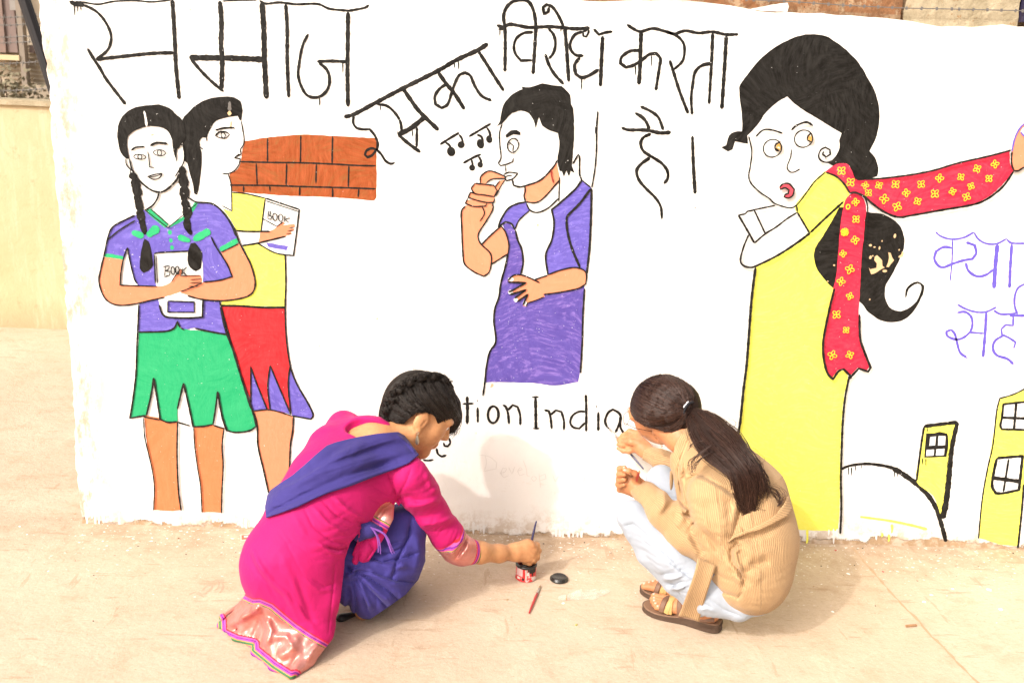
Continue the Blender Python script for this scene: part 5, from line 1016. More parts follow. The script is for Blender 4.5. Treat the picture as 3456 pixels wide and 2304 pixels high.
# tasselled shawl end lying in the lap
tend = chain(('G', 1030, 1125, -.645, 48), ('G', 1080, 1150, -.65, 42), ('G', 1140, 1150, -.645, 22), k=.015)+chain(('G', 1000, 1190, -.655, 40), ('G', 1060, 1160, -.65, 40), k=.015)
solid('shawl_end', field(tend), tend, .0032, M_DUPATTA, g1)
m = MB()
for pts in ('G 1090,1140 1125,1190 1140,1240 1145,1300', 'G 1130,1150 1170,1180 1195,1230 1220,1298', 'G 1110,1145 1150,1165 1185,1195 1205,1250', 'G 1080,1135 1120,1150 1160,1170'):
    q = [at('G', *map(float, t.split(',')), -.69) for t in pts.split()[1:]]
    for k in range(5): j = np.array((random.gauss(0, .002), random.gauss(0, .003), random.gauss(0, .0015))); m.tube(catmull([p+j*(.4+i*.5) for i, p in enumerate(q)], .01, corner=170), .0011, 4)
m.build('tassel', simple('violet_thread', (.24, .09, .42, 1), .7, .2), g1)

# hair: swept back into a plait over the crown, side fringe
hb = [('ell', HL1(0, -.014, .020), np.array((.085, .102, .089))*1.08, HM1, .03)]+chain(('G', 1400, 300, -.335, 172), ('G', 1330, 330, -.345, 168), k=.03)+chain(('G', 1500, 290, -.32, 150), ('G', 1560, 350, -.30, 110), k=.03)+chain(('G', 1260, 390, -.36, 112), ('G', 1230, 410, -.36, 96), k=.03)+chain(('G', 1370, 350, -.36, 150), ('G', 1420, 360, -.33, 150), k=.03)
hb0 = field(hb); plx = catmull(FP('G 1600,195 1545,155 1480,142 1400,152 1315,190 1240,255 1190,335 1170,405 1185,440'), 10, corner=170)
plp = trace(hb0, plx); gr = np.stack([(hb0(plp+np.eye(3)[i]*.002)-hb0(plp))/.002 for i in range(3)], 1); gr /= np.linalg.norm(gr, axis=1)[:, None]
pl = [q+g_*.003 for q, g_ in zip(plp, gr)]; pl = [pl[i] for i in range(0, len(pl), 2)]; PLN = gr
side = np.array((.45, -.75, .1)); plait = []
for i, p in enumerate(pl):
    s = 1 if i % 2 else -1; r = .0125; plait.append(('cone', p+side*s*.011, r*.85, p-side*s*.004+np.array((.004, 0, -.008)), r*.6, .004))
fr = chain(('G', 1560, 330, -.29, 95), ('G', 1610, 400, -.275, 62), ('G', 1590, 470, -.285, 40), ('G', 1555, 510, -.30, 12), k=.02)+chain(('G', 1600, 330, -.28, 70), ('G', 1645, 420, -.265, 28), k=.02)
hf = folds(join(field(hb+fr), field(plait), k=.008), [(s, a, 14) for s, a in (
 ('G 1330,170 1380,260 1440,330 1530,400', -5), ('G 1400,140 1450,230 1510,310 1570,390', -5), ('G 1470,130 1520,220 1580,300 1620,380', -4), ('G 1280,220 1340,300 1410,360 1480,390', -5), ('G 1230,280 1290,350 1360,390 1430,400', -5), ('G 1200,350 1260,390 1330,420', -4), ('G 1540,150 1590,240 1640,330', -4))])
hcut = FP('G 1080,60 1720,60 1740,520 1560,540 1530,470 1502,395 1440,372 1425,380 1390,372 1330,420 1300,450 1250,448 1180,450 1080,470')
hairf = lambda p: np.maximum(wob(hf, .002, 60, 2)(p), poly_d(p, hcut))
hair1 = solid('hair', hairf, hb+fr+plait, .0028, M_SCALP1, g1)
T1 = bvh(hair1)
paths = comb(T1, ['G 1330,180 1380,270 1440,340 1520,400', 'G 1400,145 1450,240 1510,320 1590,430', 'G 1480,130 1540,230 1600,330 1630,430', 'G 1550,150 1610,240 1650,340 1665,420'], 520, .0016, 16, 3)
paths += comb(T1, ['G 1190,400 1250,430 1310,440', 'G 1210,340 1280,390 1370,410', 'G 1240,270 1310,350 1430,380', 'G 1290,210 1360,300 1480,385'], 420, .0016, 14, 4)
paths += comb(T1, ['G 1575,150 1480,112 1380,118 1280,160 1200,240 1160,330 1150,420', 'G 1575,170 1480,140 1390,148 1300,190 1230,265 1185,345 1180,430', 'G 1560,190 1480,160 1400,172 1320,215 1255,285 1210,360 1210,440'], 320, .0016, 8, 14)
paths += comb(T1, ['G 1550,320 1590,410 1570,490 1545,520', 'G 1600,330 1640,420 1630,480 1570,515', 'G 1630,340 1665,400 1668,450 1620,500'], 220, .0020, 12, 5)
fr_rng = random.Random(5)
for _ in range(150):                         # loose fringe falling over the brow
    x0, y0 = 1560+fr_rng.uniform(-60, 70), 330+fr_rng.uniform(-40, 60); x1 = x0+fr_rng.uniform(-30, 60); y1 = 470+fr_rng.uniform(-20, 60); d0 = -.262+fr_rng.uniform(-.025, .015)
    q = [at('G', x0, y0, d0), at('G', (x0+x1)/2+18, (y0+y1)/2, d0), at('G', x1, y1-12, d0-.004), at('G', x1-fr_rng.uniform(5, 35), y1+fr_rng.uniform(0, 26), d0-.008)]
    paths.append([np.array(p) for p in catmull(q, .008, corner=170)])
# the plait: three strands crossing along the crown
for ph in (0, 2.094, 4.189):
    base = []; PLF = catmull(pl, .002, corner=170)
    for i, p in enumerate(PLF):
        w = i*.26+ph; base.append(np.array(p)+side*(.0105*math.sin(w))+PLN[min(len(PLN)-1, int(i*len(PLN)/len(PLF)))]*(.0085+.0045*math.sin(2*w+.8)))
    for _ in range(60):
        j = np.array((fr_rng.gauss(0, .0026), fr_rng.gauss(0, .0026), fr_rng.gauss(0, .0026))); s0 = fr_rng.randint(0, len(base)//2); paths.append([p+j for p in base[s0:s0+fr_rng.randint(30, 80)]])
paths = [q for q in paths if len(q) > 3]; NW = 70; paths += wisps(HL1(0, -.014, .020), HM1, np.array((.088, .106, .092))*1.08, NW, 4, -.6)
strand_mesh('hair_strands', paths, [.0009]*(len(paths)-NW)+[.00035]*NW, M_HAIR1, hair1)
# earrings
M_SILVER = simple('oxidised_silver', (.42, .38, .30, 1), .3, .6, .2, 90, 0, .8)
def earring(root, L, s):
    p = L(s*.083, .002, -.058); m = MB(); m.tube([p+np.array((math.cos(a)*.004, 0, math.sin(a)*.004)) for a in np.linspace(0, 6.28, 12)], .0009, 5)
    o = m.build('earring', M_SILVER, root, True); m = MB(); c_ = p+np.array((0, 0, -.024))
    prof = [(.0002, .018), (.003, .013), (.0052, .004), (.0060, -.004), (.0050, -.011), (.0002, -.016)]; m.lathe(prof, 12); m.v = [(c_[0]+v[0], c_[1]+v[1]*.45, c_[2]+v[2]) for v in m.v]; m.build('drop', M_SILVER, o, True)
earring(g1, HL1, 1); earring(g1, HL1, -1)

# ------------------------------------------------------------------ girl in the camel cardigan, squatting on the right
g2 = empty('person'); tag(g2, 'squatting girl in camel knit cardigan and pale jeans painting a letter with a fine brush', 'person')
HC2 = at('I', 1060, 362, -.36); HM2 = head_frame((-.74, .58, -.20), (-.12, -.52, .82))
hp2, HL2 = head_prims(HC2, HM2, 1.08)
neck2 = chain(('I', 1090, 440, -.39, 90), ('I', 1170, 540, -.44, 92), ('I', 1290, 640, -.48, 110), k=.03)
armN = chain(('I', 1390, 950, -.65, 95), ('I', 1400, 1290, -.66, 75), ('I', 1150, 1120, -.60, 70), ('I', 915, 895, -.515, 46), ('I', 880, 865, -.50, 46), k=.02)
handN = chain(('I', 885, 865, -.50, 54), ('I', 835, 820, -.49, 52), k=.02)+chain(('I', 860, 890, -.485, 44), ('I', 815, 860, -.475, 46), k=.02)
for q in [(('I', 825, 790, -.495, 27), ('I', 775, 778, -.490, 24), ('I', 768, 748, -.505, 19), ('I', 800, 738, -.52, 14)),
          (('I', 820, 825, -.492, 27), ('I', 768, 815, -.487, 24), ('I', 765, 786, -.508, 19), ('I', 800, 785, -.524, 15)),
          (('I', 815, 860, -.485, 26), ('I', 762, 850, -.480, 22), ('I', 768, 822, -.505, 18), ('I', 800, 820, -.52, 14)),
          (('I', 820, 895, -.478, 24), ('I', 768, 884, -.474, 19), ('I', 770, 856, -.498, 16), ('I', 798, 852, -.51, 13)),
          (('I', 880, 820, -.515, 30), ('I', 865, 782, -.528, 24), ('I', 828, 762, -.532, 18), ('I', 798, 758, -.53, 15))]: handN += chain(*q, k=.006)
armF = chain(('I', 1500, 640, -.36, 90), ('I', 1330, 800, -.32, 72), ('I', 1150, 730, -.27, 62), ('I', 940, 630, -.135, 42), ('I', 910, 600, -.115, 42), k=.02)
handF = chain(('I', 925, 610, -.120, 44), ('I', 880, 560, -.088, 46), k=.02)+chain(('I', 905, 600, -.118, 38), ('I', 880, 590, -.105, 38), k=.02)
for q in [(('I', 890, 522, -.075, 28), ('I', 835, 505, -.060, 22), ('I', 790, 530, -.048, 17), ('I', 757, 554, -.040, 12)),
          (('I', 888, 545, -.085, 28), ('I', 832, 545, -.072, 22), ('I', 792, 556, -.056, 17), ('I', 766, 566, -.046, 13)),
          (('I', 885, 580, -.098, 26), ('I', 825, 590, -.090, 20), ('I', 785, 590, -.076, 16), ('I', 758, 586, -.066, 13)),
          (('I', 885, 612, -.112, 24), ('I', 830, 630, -.106, 18), ('I', 790, 628, -.096, 15), ('I', 757, 612, -.088, 12)),
          (('I', 890, 580, -.125, 28), ('I', 845, 570, -.120, 22), ('I', 800, 568, -.075, 17), ('I', 764, 562, -.048, 13))]: handF += chain(*q, k=.006)
tor_b = chain(('I', 1380, 720, -.52, 140), ('I', 1550, 980, -.57, 230), ('I', 1630, 1350, -.65, 230), k=.05)
legN = chain(('J', 1700, 1010, -.68, 95), ('J', 1060, 480, -.555, 75), ('J', 1300, 860, -.59, 60), ('J', 1490, 1070, -.61, 46), k=.02)
legF = chain(('J', 1650, 850, -.55, 95), ('J', 1250, 240, -.33, 75), ('J', 1290, 700, -.42, 60), ('J', 1370, 980, -.49, 46), k=.02)
# feet
def foot_frame(heel, toe):
    x = (toe-heel); x[2] = 0; x /= np.linalg.norm(x); z = np.array((0, 0, 1.)); y = np.cross(z, x); return lambda a, b, c: heel+x*a+y*b+z*c
FN = foot_frame(ground_at('J', 1610, 1218), ground_at('J', 1160, 1078)); FF = foot_frame(ground_at('J', 1560, 1112), ground_at('J', 1205, 985))
def foot_prims(Lf, side):
    c = lambda a, ra, b, rb, k=.015: ('cone', Lf(*a), ra, Lf(*b), rb, k)
    pr = [c((.035, 0, .056), .031, (.05, 0, .11), .032, .03), c((.035, 0, .056), .031, (.10, 0, .058), .029, .03), c((.055, 0, .10), .034, (.125, 0, .054), .026, .03), c((.11, .012, .05), .025, (.165, .020, .042), .020), c((.11, -.012, .046), .023, (.155, -.024, .038), .017)]
    for k, (x1, x2, y, r) in enumerate([(.172, .222, .027, .0115), (.172, .222, .008, .0088), (.168, .214, -.008, .0085), (.162, .204, -.022, .008), (.155, .192, -.034, .008)]):
        pr.append(c((x1-.02, y*side*.8, .044), r*1.25, (x1, y*side, .040), r*1.1, .008)); pr.append(c((x1, y*side, .040), r*1.05, (x2, y*side, .033), r, .003))
    return pr
feet2 = foot_prims(FN, -1)+foot_prims(FF, 1)
allb = hp2+neck2+tor_b+armN+handN+armF+handF+legN+legF+feet2
solid('body', floor_cut(eye_carve(field(allb), HL2), .018), allb, .0034, M_SKIN2, g2)
face_bits(g2, HL2, HM2)
m = MB()
M_NAIL = simple('toe_nail', (.66, .42, .34, 1), .3, .5, .05)
for nm_, (c_, x_, y_, d_, rr_) in (('thumb_nail', ('I', 803, 757, -.5365, 9)), ('finger_nail', ('I', 760, 556, -.0345, 6)), ('finger_nail', ('I', 797, 738, -.5265, 7))):
    q_, r_ = S(c_, x_, y_, d_, rr_); nf = field([('ell', q_, np.array((r_*1.3, r_*.5, r_)), np.eye(3), .001)]); solid(nm_, nf, (q_-.02, q_+.02), .0012, M_NAIL, g2)
for Lf_, sd in ((FN, -1), (FF, 1)):
    for x2, y_, r_ in ((.224, .027, .0075), (.217, .008, .0055), (.211, -.008, .0055), (.201, -.022, .005), (.189, -.034, .005)):
        c0 = Lf_(x2-.002, y_*sd, .0405); nf = field([('ell', c0, np.array((r_, r_, r_*.55)), np.eye(3), .001)]); solid('toe_nail', nf, (c0-.014, c0+.014), .0012, M_NAIL, g2)

# cardigan
tor2 = chain(('I', 1235, 560, -.455, 72), ('I', 1395, 690, -.52, 178), ('I', 1545, 950, -.57, 300), ('I', 1600, 1230, -.62, 314), ('I', 1628, 1440, -.66, 268), k=.06)+chain(('I', 1300, 650, -.48, 110), ('I', 1500, 630, -.37, 112), k=.05)+chain(('I', 1210, 760, -.53, 80), ('I', 1290, 980, -.57, 100), k=.05)
slN = chain(('I', 1380, 935, -.635, 165), ('I', 1400, 1080, -.665, 142), ('I', 1405, 1260, -.67, 122), ('I', 1370, 1290, -.665, 106), ('I', 1210, 1190, -.635, 118), ('I', 1060, 1030, -.585, 108), ('I', 945, 915, -.528, 74), ('I', 895, 882, -.508, 64), k=.022)
slF = chain(('I', 935, 640, -.135, 50), ('I', 1050, 690, -.20, 62), ('I', 1180, 720, -.28, 76), ('I', 1330, 790, -.32, 85), ('I', 1480, 660, -.36, 90), k=.02)
coll = chain(('I', 1245, 500, -.47, 40), ('I', 1200, 560, -.485, 56), ('I', 1155, 680, -.505, 44), ('I', 1135, 725, -.505, 26), k=.015)+chain(('I', 1112, 770, -.45, 13), ('I', 1106, 900, -.46, 13), k=.01)+chain(('I', 1155, 740, -.51, 40), ('I', 1175, 960, -.535, 34), k=.02)
cf = join(field(tor2), field(slN), k=.014); cf = join(cf, field(slF), k=.01); cf = join(cf, field(coll), k=.010)
cf = carve(cf, field(chain(('I', 1070, 450, -.39, 112), ('I', 1160, 520, -.43, 96), k=.02)), .008)
cf = folds(cf, [
 ('I 1205,850 1225,815 1270,790 1340,805 1400,840 1480,890 1570,952 1560,1040 1530,1150 1490,1260', -6, 13), ('I 1215,860 1275,812 1390,862 1540,965 1500,1160', 4, 24),
 ('I 1270,1090 1230,1140 1240,1180', -4, 13), ('I 1180,1010 1200,1050 1240,1070', -3.5, 12), ('I 1160,1050 1190,1020 1210,1040', 5, 20), ('I 1100,880 1120,960 1070,1040', -5, 24), ('I 1050,890 1060,980 1020,1050', 5, 28), ('I 1150,960 1190,1060 1130,1150', 4, 26), ('I 1230,1170 1290,1260 1330,1310', -4, 24), ('I 1200,1180 1240,1260 1290,1330', 4, 24),
 ('I 1330,950 1350,1080 1420,1240', -4, 30), ('I 1430,960 1460,1120 1440,1260', 4, 34), ('I 1300,1130 1380,1230 1430,1300', -5, 24), ('I 1320,1030 1350,1140 1420,1200', 4, 26),
 ('I 1600,1270 1540,1240 1500,1290 1510,1360 1560,1430 1590,1480', -10, 16), ('I 1560,1270 1530,1300 1540,1360 1590,1450', 8, 16), ('I 1590,1460 1650,1380 1760,1350', -5, 30), ('I 1600,1330 1640,1440 1700,1500', 5, 40), ('I 1480,1360 1530,1420 1590,1530', 6, 34), ('I 1560,1420 1600,1480 1580,1540', -6, 20), ('I 1560,1230 1640,1300 1740,1330', 4, 36), ('I 1520,1200 1640,1210 1760,1150 1880,1060', -5, 26), ('I 1380,1500 1440,1560 1550,1600 1580,1560', -5, 14),
 ('I 1180,640 1150,760 1180,960', -5, 14), ('I 1165,680 1180,740 1160,830', 4, 14), ('I 1600,760 1720,900 1800,1040', 4, 40), ('I 1590,1000 1560,1080 1560,1180', -5, 24)])
cf = folds(cf, [('I 1240,1090 1290,1150 1310,1230', -2.2, 10), ('I 1255,1060 1330,1100 1380,1180', -2, 10), ('I 1130,930 1150,1000 1130,1080', -2.2, 10), ('I 1075,900 1085,980 1050,1060', -2, 9), ('I 1200,1070 1220,1140 1200,1220', -2.2, 10), ('I 1010,880 1010,950 985,1000', -1.8, 9), ('I 1290,1240 1350,1290 1420,1300', -1.6, 10), ('I 1410,900 1450,1040 1460,1180', -1.5, 10), ('I 1510,1210 1500,1290 1520,1380', -3, 9), ('I 1590,1500 1620,1420 1700,1380', -2.2, 10), ('I 1580,1540 1640,1500 1740,1480', -1.8, 10), ('I 1560,1260 1620,1340 1640,1420', -1.8, 10), ('I 1640,1200 1700,1260 1800,1280', -1.4, 10), ('I 1590,840 1680,960 1760,1080', -1.4, 12), ('I 1160,700 1200,760 1190,860', -2, 9), ('I 1225,650 1250,720 1230,790', -1.6, 9)], 1.)
cf = wrinkle(cf, [(at('I', 1230, 1120, -.70), (.7, 0, .7), .06, .022, .0055), (at('I', 1100, 1000, -.66), (.75, 0, -.65), .06, .024, .0045), (at('I', 960, 920, -.57), (.8, 0, -.6), .04, .018, .003), (at('I', 1400, 1250, -.74), (.4, 0, .9), .07, .028, .0045), (at('I', 1560, 1420, -.76), (.9, 0, .45), .07, .030, .006), (at('I', 1700, 1400, -.78), (.7, 0, .7), .10, .042, .0045), (at('I', 1620, 1080, -.74), (.3, 0, .95), .09, .036, .0035), (at('I', 1180, 850, -.58), (.9, 0, .3), .05, .022, .004), (at('I', 1580, 1620, -.74), (.8, 0, .6), .08, .034, .0035)])
cf = wob(cf, .0035, 16, 11)
ckeep = FP('I 1150,400 1260,440 1600,480 1900,700 2040,1100 2040,1500 1900,1700 1700,1737 1640,1738 1560,1724 1500,1690 1440,1640 1395,1560 1362,1492 1400,1440 1250,1380 1000,1150 836,945 820,900 960,815 1060,880 1095,915 1098,760 1000,770 916,690 936,578 1125,640 1130,600 1180,500 1150,460')
cf2 = floor_cut(lambda p: np.maximum(cf(p), poly_d(p, ckeep)), .004)
def rib_of(chains, refs):
    def g(p):
        best = np.full(len(p), 1e9); out = np.zeros(len(p))
        for ch, rr in zip(chains, refs):
            for q in ch:
                a, b = q[1], q[3]; ab = b-a; L = np.linalg.norm(ab)
                if L < 1e-4: continue
                t = np.clip(((p-a)@ab)/L/L, 0, 1); v = p-a-t[:, None]*ab; d = np.sqrt((v*v).sum(1))-(q[2]+t*(q[4]-q[2]))
                u = ab/L; e1 = CF-u*(CF@u); e1 /= np.linalg.norm(e1); e2 = np.cross(u, e1); an = np.arctan2(v@e2, v@e1)*rr
                w = d < best; best = np.where(w, d, best); out = np.where(w, an, out)
        return out
    return g
cardigan = solid('cardigan', cf2, tor2+slN+slF+coll, .0032, M_KNIT, g2, {'rib': rib_of([tor2[:4], slN[:3], slN[3:], slF, coll], [.13, .062, .05, .032, .024])})
# knitted belt round the waist, its loop, and the free end hanging to the ground
beltm = FP('I 1480,1225 1515,1192 1600,1150 1700,1110 1790,1060 1850,990 1880,930 1910,1010 1880,1055 1790,1105 1700,1150 1600,1180 1525,1205 1485,1240')
bf = lambda p: np.maximum(field(tor2)(p)-.016, poly_d(p, beltm)); solid('belt', wob(bf, .002, 40, 3), tor2, .0036, M_KNIT, g2, {'rib': lambda p: p[:, 2]*.8+p[:, 0]*.35}, pad=.035)
lp = FP('I 1548,1086 1585,1080 1620,1172 1588,1182'); lf = lambda p: np.maximum(field(tor2)(p)-.0225, poly_d(p, lp)); solid('belt_loop', lf, (np.array(at('I', 1540, 1190, -.8))-.05, np.array(at('I', 1625, 1070, -.5))+.06), .003, M_KNIT, g2, {'rib': lambda p: p[:, 0]})
def ribbon(name, rows, th, mat, parent, attr=True, n=10):
    """a band of cloth: rows of (left point, right point), given thickness"""
    Lp = catmull([r[0] for r in rows], .008, corner=170); Rp = catmull([r[1] for r in rows], .008, corner=170); m_ = min(len(Lp), len(Rp))
    ix = lambda q, i: np.array(q[int(round(i*(len(q)-1)/(m_-1)))])
    v = []; f = []
    for i in range(m_):
        a, b = ix(Lp, i), ix(Rp, i); nn = np.cross(b-a, ix(Lp, min(i+1, m_-1))-ix(Lp, max(i-1, 0))); nn /= np.linalg.norm(nn)+1e-9
        for s in (1, -1):
            for k in range(n+1): t = k/n; v.append(a*(1-t)+b*t+nn*(s*th/2*(1 if 0 < k < n else .5)+.004*math.sin(3.1*t)))
    W = n+1
    for i in range(m_-1):
        o = i*2*W; e = (i+1)*2*W
        for k in range(n): f.append((o+k, o+k+1, e+k+1, e+k)); f.append((o+W+k+1, o+W+k, e+W+k, e+W+k+1))
        f.append((o, e, e+W, o+W)); f.append((o+n, o+W+n, e+W+n, e+n))
    for i in (0, m_-1):
        o = i*2*W
        for k in range(n): f.append((o+k, o+W+k, o+W+k+1, o+k+1) if i == 0 else (o+k, o+k+1, o+W+k+1, o+W+k))
    o = mesh_obj(name, v, f, mat, parent, True)
    if attr:
        w = np.linalg.norm(np.array(Rp[0])-np.array(Lp[0])); a = o.data.attributes.new('rib', 'FLOAT', 'POINT'); a.data.foreach_set('value', np.array([(k % W)/n*w for k in range(len(v))], np.float32))
    return o
ribbon('belt_end', [(at('J', 1480, 745, -.735), at('J', 1600, 790, -.735)), (at('J', 1455, 850, -.745), at('J', 1570, 880, -.745)), (at('J', 1415, 960, -.735), at('J', 1535, 990, -.735)), (at('J', 1375, 1070, -.70), at('J', 1503, 1100, -.70)), (at('J', 1352, 1122, -.685), at('J', 1488, 1160, -.685))], .006, M_KNIT, g2)

# jeans
jn = chain(('J', 1045, 455, -.555, 98), ('J', 1300, 715, -.605, 130), ('J', 1560, 960, -.655, 150), ('J', 1745, 1050, -.69, 112), k=.03)+chain(('J', 1043, 470, -.555, 96), ('J', 1170, 700, -.575, 96), ('J', 1330, 900, -.595, 78), ('J', 1440, 1010, -.605, 66), ('J', 1492, 1062, -.61, 66), k=.012)
jf = chain(('J', 1240, 225, -.33, 100), ('J', 1400, 420, -.42, 112), ('J', 1650, 820, -.55, 130), k=.03)+chain(('J', 1238, 240, -.33, 92), ('J', 1265, 620, -.41, 86), ('J', 1340, 920, -.475, 66), ('J', 1372, 965, -.49, 62), k=.012)
jb = chain(('I', 1560, 1420, -.62, 180), ('I', 1640, 1530, -.67, 190), k=.04)
jjf = folds(join(field(jn), field(jf+jb), k=.01), [('J 990,530 1050,518 1110,560 1200,650 1310,750 1420,860', -3.5, 12), ('J 1090,600 1250,740 1450,880 1560,1000', -3, 12), ('J 1160,660 1300,790 1440,920', 3, 26), ('J 1230,850 1290,845 1340,830', -3, 12), ('J 1250,880 1310,880 1370,860', 5, 14), ('J 1270,915 1330,920 1390,890', -3, 12), ('J 1290,945 1350,945 1400,925', 5, 12), ('J 1500,1060 1530,1045 1570,1070', -2.5, 9), ('J 1495,1085 1540,1075 1590,1095', 2.5, 12), ('J 1250,320 1330,350 1400,440', -3, 18), ('J 960,480 990,540 1040,640', 3, 20), ('J 1540,1000 1650,1080 1780,1130', -3, 14)])
jjf = wrinkle(jjf, [(at('J', 1330, 900, -.66), (.55, 0, -.8), .06, .016, .0042), (at('J', 1010, 520, -.62), (.4, 0, .9), .05, .020, .0028), (at('J', 1540, 1070, -.68), (.9, 0, -.3), .045, .016, .0035), (at('J', 1200, 700, -.66), (.6, 0, -.8), .07, .030, .002), (at('J', 1260, 330, -.42), (.4, 0, .9), .06, .022, .003)])
jeans = solid('jeans', floor_cut(wob(jjf, .0025, 26, 6), .035), jn+jf+jb, .0034, M_JEANS, g2)
M_SEAM = simple('jeans_seam', (.42, .45, .50, 1), .8, .1, .1, 200)

# sandals
M_SOLE = simple('dark_sole', (.075, .045, .03, 1), .7, .3, .2, 60, .2); M_FOOTBED = simple('brown_footbed', (.20, .115, .07, 1), .65, .3, .15, 90, .2)
M_STRAP = simple('brown_strap', (.17, .09, .055, 1), .55, .35, .15, 120, .2); M_STRAP2 = simple('tan_strap', (.50, .30, .11, 1), .55, .35, .12, 120, .2)
def sandal(Lf, side):
    prof = [(-.012, .0), (-.008, .020), (.012, .031), (.05, .033), (.10, .032), (.15, .042), (.19, .046), (.222, .038), (.242, .020), (.248, 0)]
    up = [(x, y*(1.05 if side > 0 else .95)) for x, y in prof]; dn = [(x, -y*(.95 if side > 0 else 1.05)) for x, y in prof[1:-1]][::-1]; ol = catmull(up+dn, .006, True, 170)
    m = MB(); n = len(ol); v = []; f = []
    def zt(x): return .030 if x < .06 else .030-.012*min(1, (x-.06)/.10)
    for sc, zf in ((.97, 0.), (1., .12), (.985, .55), (1., .75), (1.0, .98)):
        for x, y in ol: v.append(Lf(.118+(x-.118)*sc, y*sc, max(.001, zt(x)*zf)))
    for r in range(4):
        for i in range(n): j = (i+1) % n; f.append((r*n+i, r*n+j, (r+1)*n+j, (r+1)*n+i))
    f.append(tuple(range(n))[::-1]); f.append(tuple(4*n+i for i in range(n))); m.add(v, f); so = m.build('sandal', M_SOLE, g2, False)
    m = MB(); v = [Lf(.118+(x-.118)*.96, y*.95, zt(x)+.0025) for x, y in ol]+[Lf(.118+(x-.118)*.98, y*.98, zt(x)*.97) for x, y in ol]
    m.add(v, [tuple(range(n))]+[(i, i+n, (i+1) % n+n, (i+1) % n) for i in range(n)]); m.build('footbed', M_FOOTBED, so)
    ff = field(foot_prims(Lf, -1 if Lf is FN else 1))
    def strap(path, w, mat, lift=.0022):
        # path: (x along the sole, angle across the foot) ; the band hugs the foot
        A = np.linspace(path[0][1], path[-1][1], 31); X = np.interp(A*np.sign(path[-1][1]-path[0][1]), [a*np.sign(path[-1][1]-path[0][1]) for _, a in path], [x for x, _ in path]); R_l = []; D = []; C_ = []
        for x, a in zip(X, A):
            c = Lf(x, 0, .034); d = Lf(x, math.sin(math.radians(a)), .034+math.cos(math.radians(a)))-c; d /= np.linalg.norm(d); r = .09
            for _ in range(30): r -= float(ff((c+d*r)[None])[0])*.8
            R_l.append(min(max(r, .016), .05)); D.append(d); C_.append(c)
        R_l = np.array(R_l)
        for _ in range(2): R_l = np.maximum(R_l, np.convolve(np.pad(R_l, 3, 'edge'), np.ones(7)/7, 'valid'))
        R_l = np.convolve(np.pad(R_l, 3, 'edge'), np.ones(7)/7, 'valid'); pts = [c+d*(r+lift) for c, d, r in zip(C_, D, R_l)]
        for q in pts: q[2] = max(q[2], .004)
        m = MB(); k = len(pts); v = []; f = []
        for i, p in enumerate(pts):
            t = pts[min(i+1, k-1)]-pts[max(i-1, 0)]; t /= np.linalg.norm(t); o = D[i]-t*(D[i]@t); o /= np.linalg.norm(o); s = np.cross(t, o)
            for e, h in ((-1, -.6), (-1, .9), (-.6, 1.4), (.6, 1.4), (1, .9), (1, -.6)): v.append(p+s*e*w/2+o*h*.0016)
        for i in range(k-1):
            for e in range(6): f.append((i*6+e, i*6+(e+1) % 6, (i+1)*6+(e+1) % 6, (i+1)*6+e))
        m.add(v, f); m.build('strap', mat, so, True)
    strap([(.175, -95), (.165, -50), (.155, -10), (.148, 40), (.145, 95)], .017, M_STRAP2); strap([(.140, -95), (.148, -50), (.158, -8), (.168, 40), (.172, 95)], .017, M_STRAP, .0035)
    strap([(.120, -95), (.128, -50), (.138, -8), (.148, 40), (.155, 95)], .016, M_STRAP2); strap([(.152, -95), (.142, -50), (.128, -8), (.118, 40), (.112, 95)], .016, M_STRAP, .0035)
    strap([(.085, -98), (.062, -80), (.030, -72), (.006, -60)], .017, M_STRAP); strap([(.085, 98), (.062, 80), (.030, 72), (.006, 60)], .017, M_STRAP)
sandal(FN, 1); sandal(FF, -1)

# hair drawn back into a pony tail
hb2 = [('ell', HL2(0, -.014, .020), np.array((.084, .103, .093))*1.08, HM2, .03)]+chain(('I', 1060, 330, -.37, 170), ('I', 1150, 345, -.41, 118), ('I', 1200, 352, -.44, 40), k=.04)+chain(('I', 940, 350, -.34, 82), ('I', 960, 420, -.36, 52), k=.03)+chain(('I', 1000, 430, -.40, 50), ('I', 1100, 460, -.42, 70), ('I', 1180, 430, -.44, 55), k=.03)
hcut2 = FP('I 780,60 1340,60 1340,420 1230,400 1215,470 1190,510 1130,520 1085,495 1062,505 1040,478 985,476 930,468 893,432 850,420 790,420')
h2f = lambda p: np.maximum(wob(field(hb2), .0015, 50, 4)(p), poly_d(p, hcut2))
hair2 = solid('hair', h2f, hb2, .0030, M_SCALP2, g2); T2 = bvh(hair2)
paths = comb(T2, ['I 855,400 920,440 1010,450 1110,420 1200,365', 'I 848,330 930,390 1030,405 1120,390 1200,358', 'I 860,270 950,320 1050,355 1140,362 1200,352', 'I 900,200 990,240 1080,290 1150,330 1205,348', 'I 960,155 1050,180 1120,240 1180,310 1210,342', 'I 1060,128 1140,160 1190,230 1215,300 1220,340', 'I 1150,150 1220,210 1250,270 1240,320'], 1500, .0016, 12, 8)
paths += comb(T2, ['I 900,440 960,470 1060,480 1150,440 1205,372', 'I 1050,490 1110,500 1170,460 1210,380'], 260, .0016, 8, 9)
paths += wisps(HL2(0, -.014, .020), HM2, np.array((.086, .106, .095))*1.08, 80, 6, -.6); strand_mesh('hair_strands', paths, [.0009]*(len(paths)-80)+[.00035]*80, M_HAIR2, hair2)
gd = lambda s: [at('I', *map(float, t.split(','))) for t in s.split()]
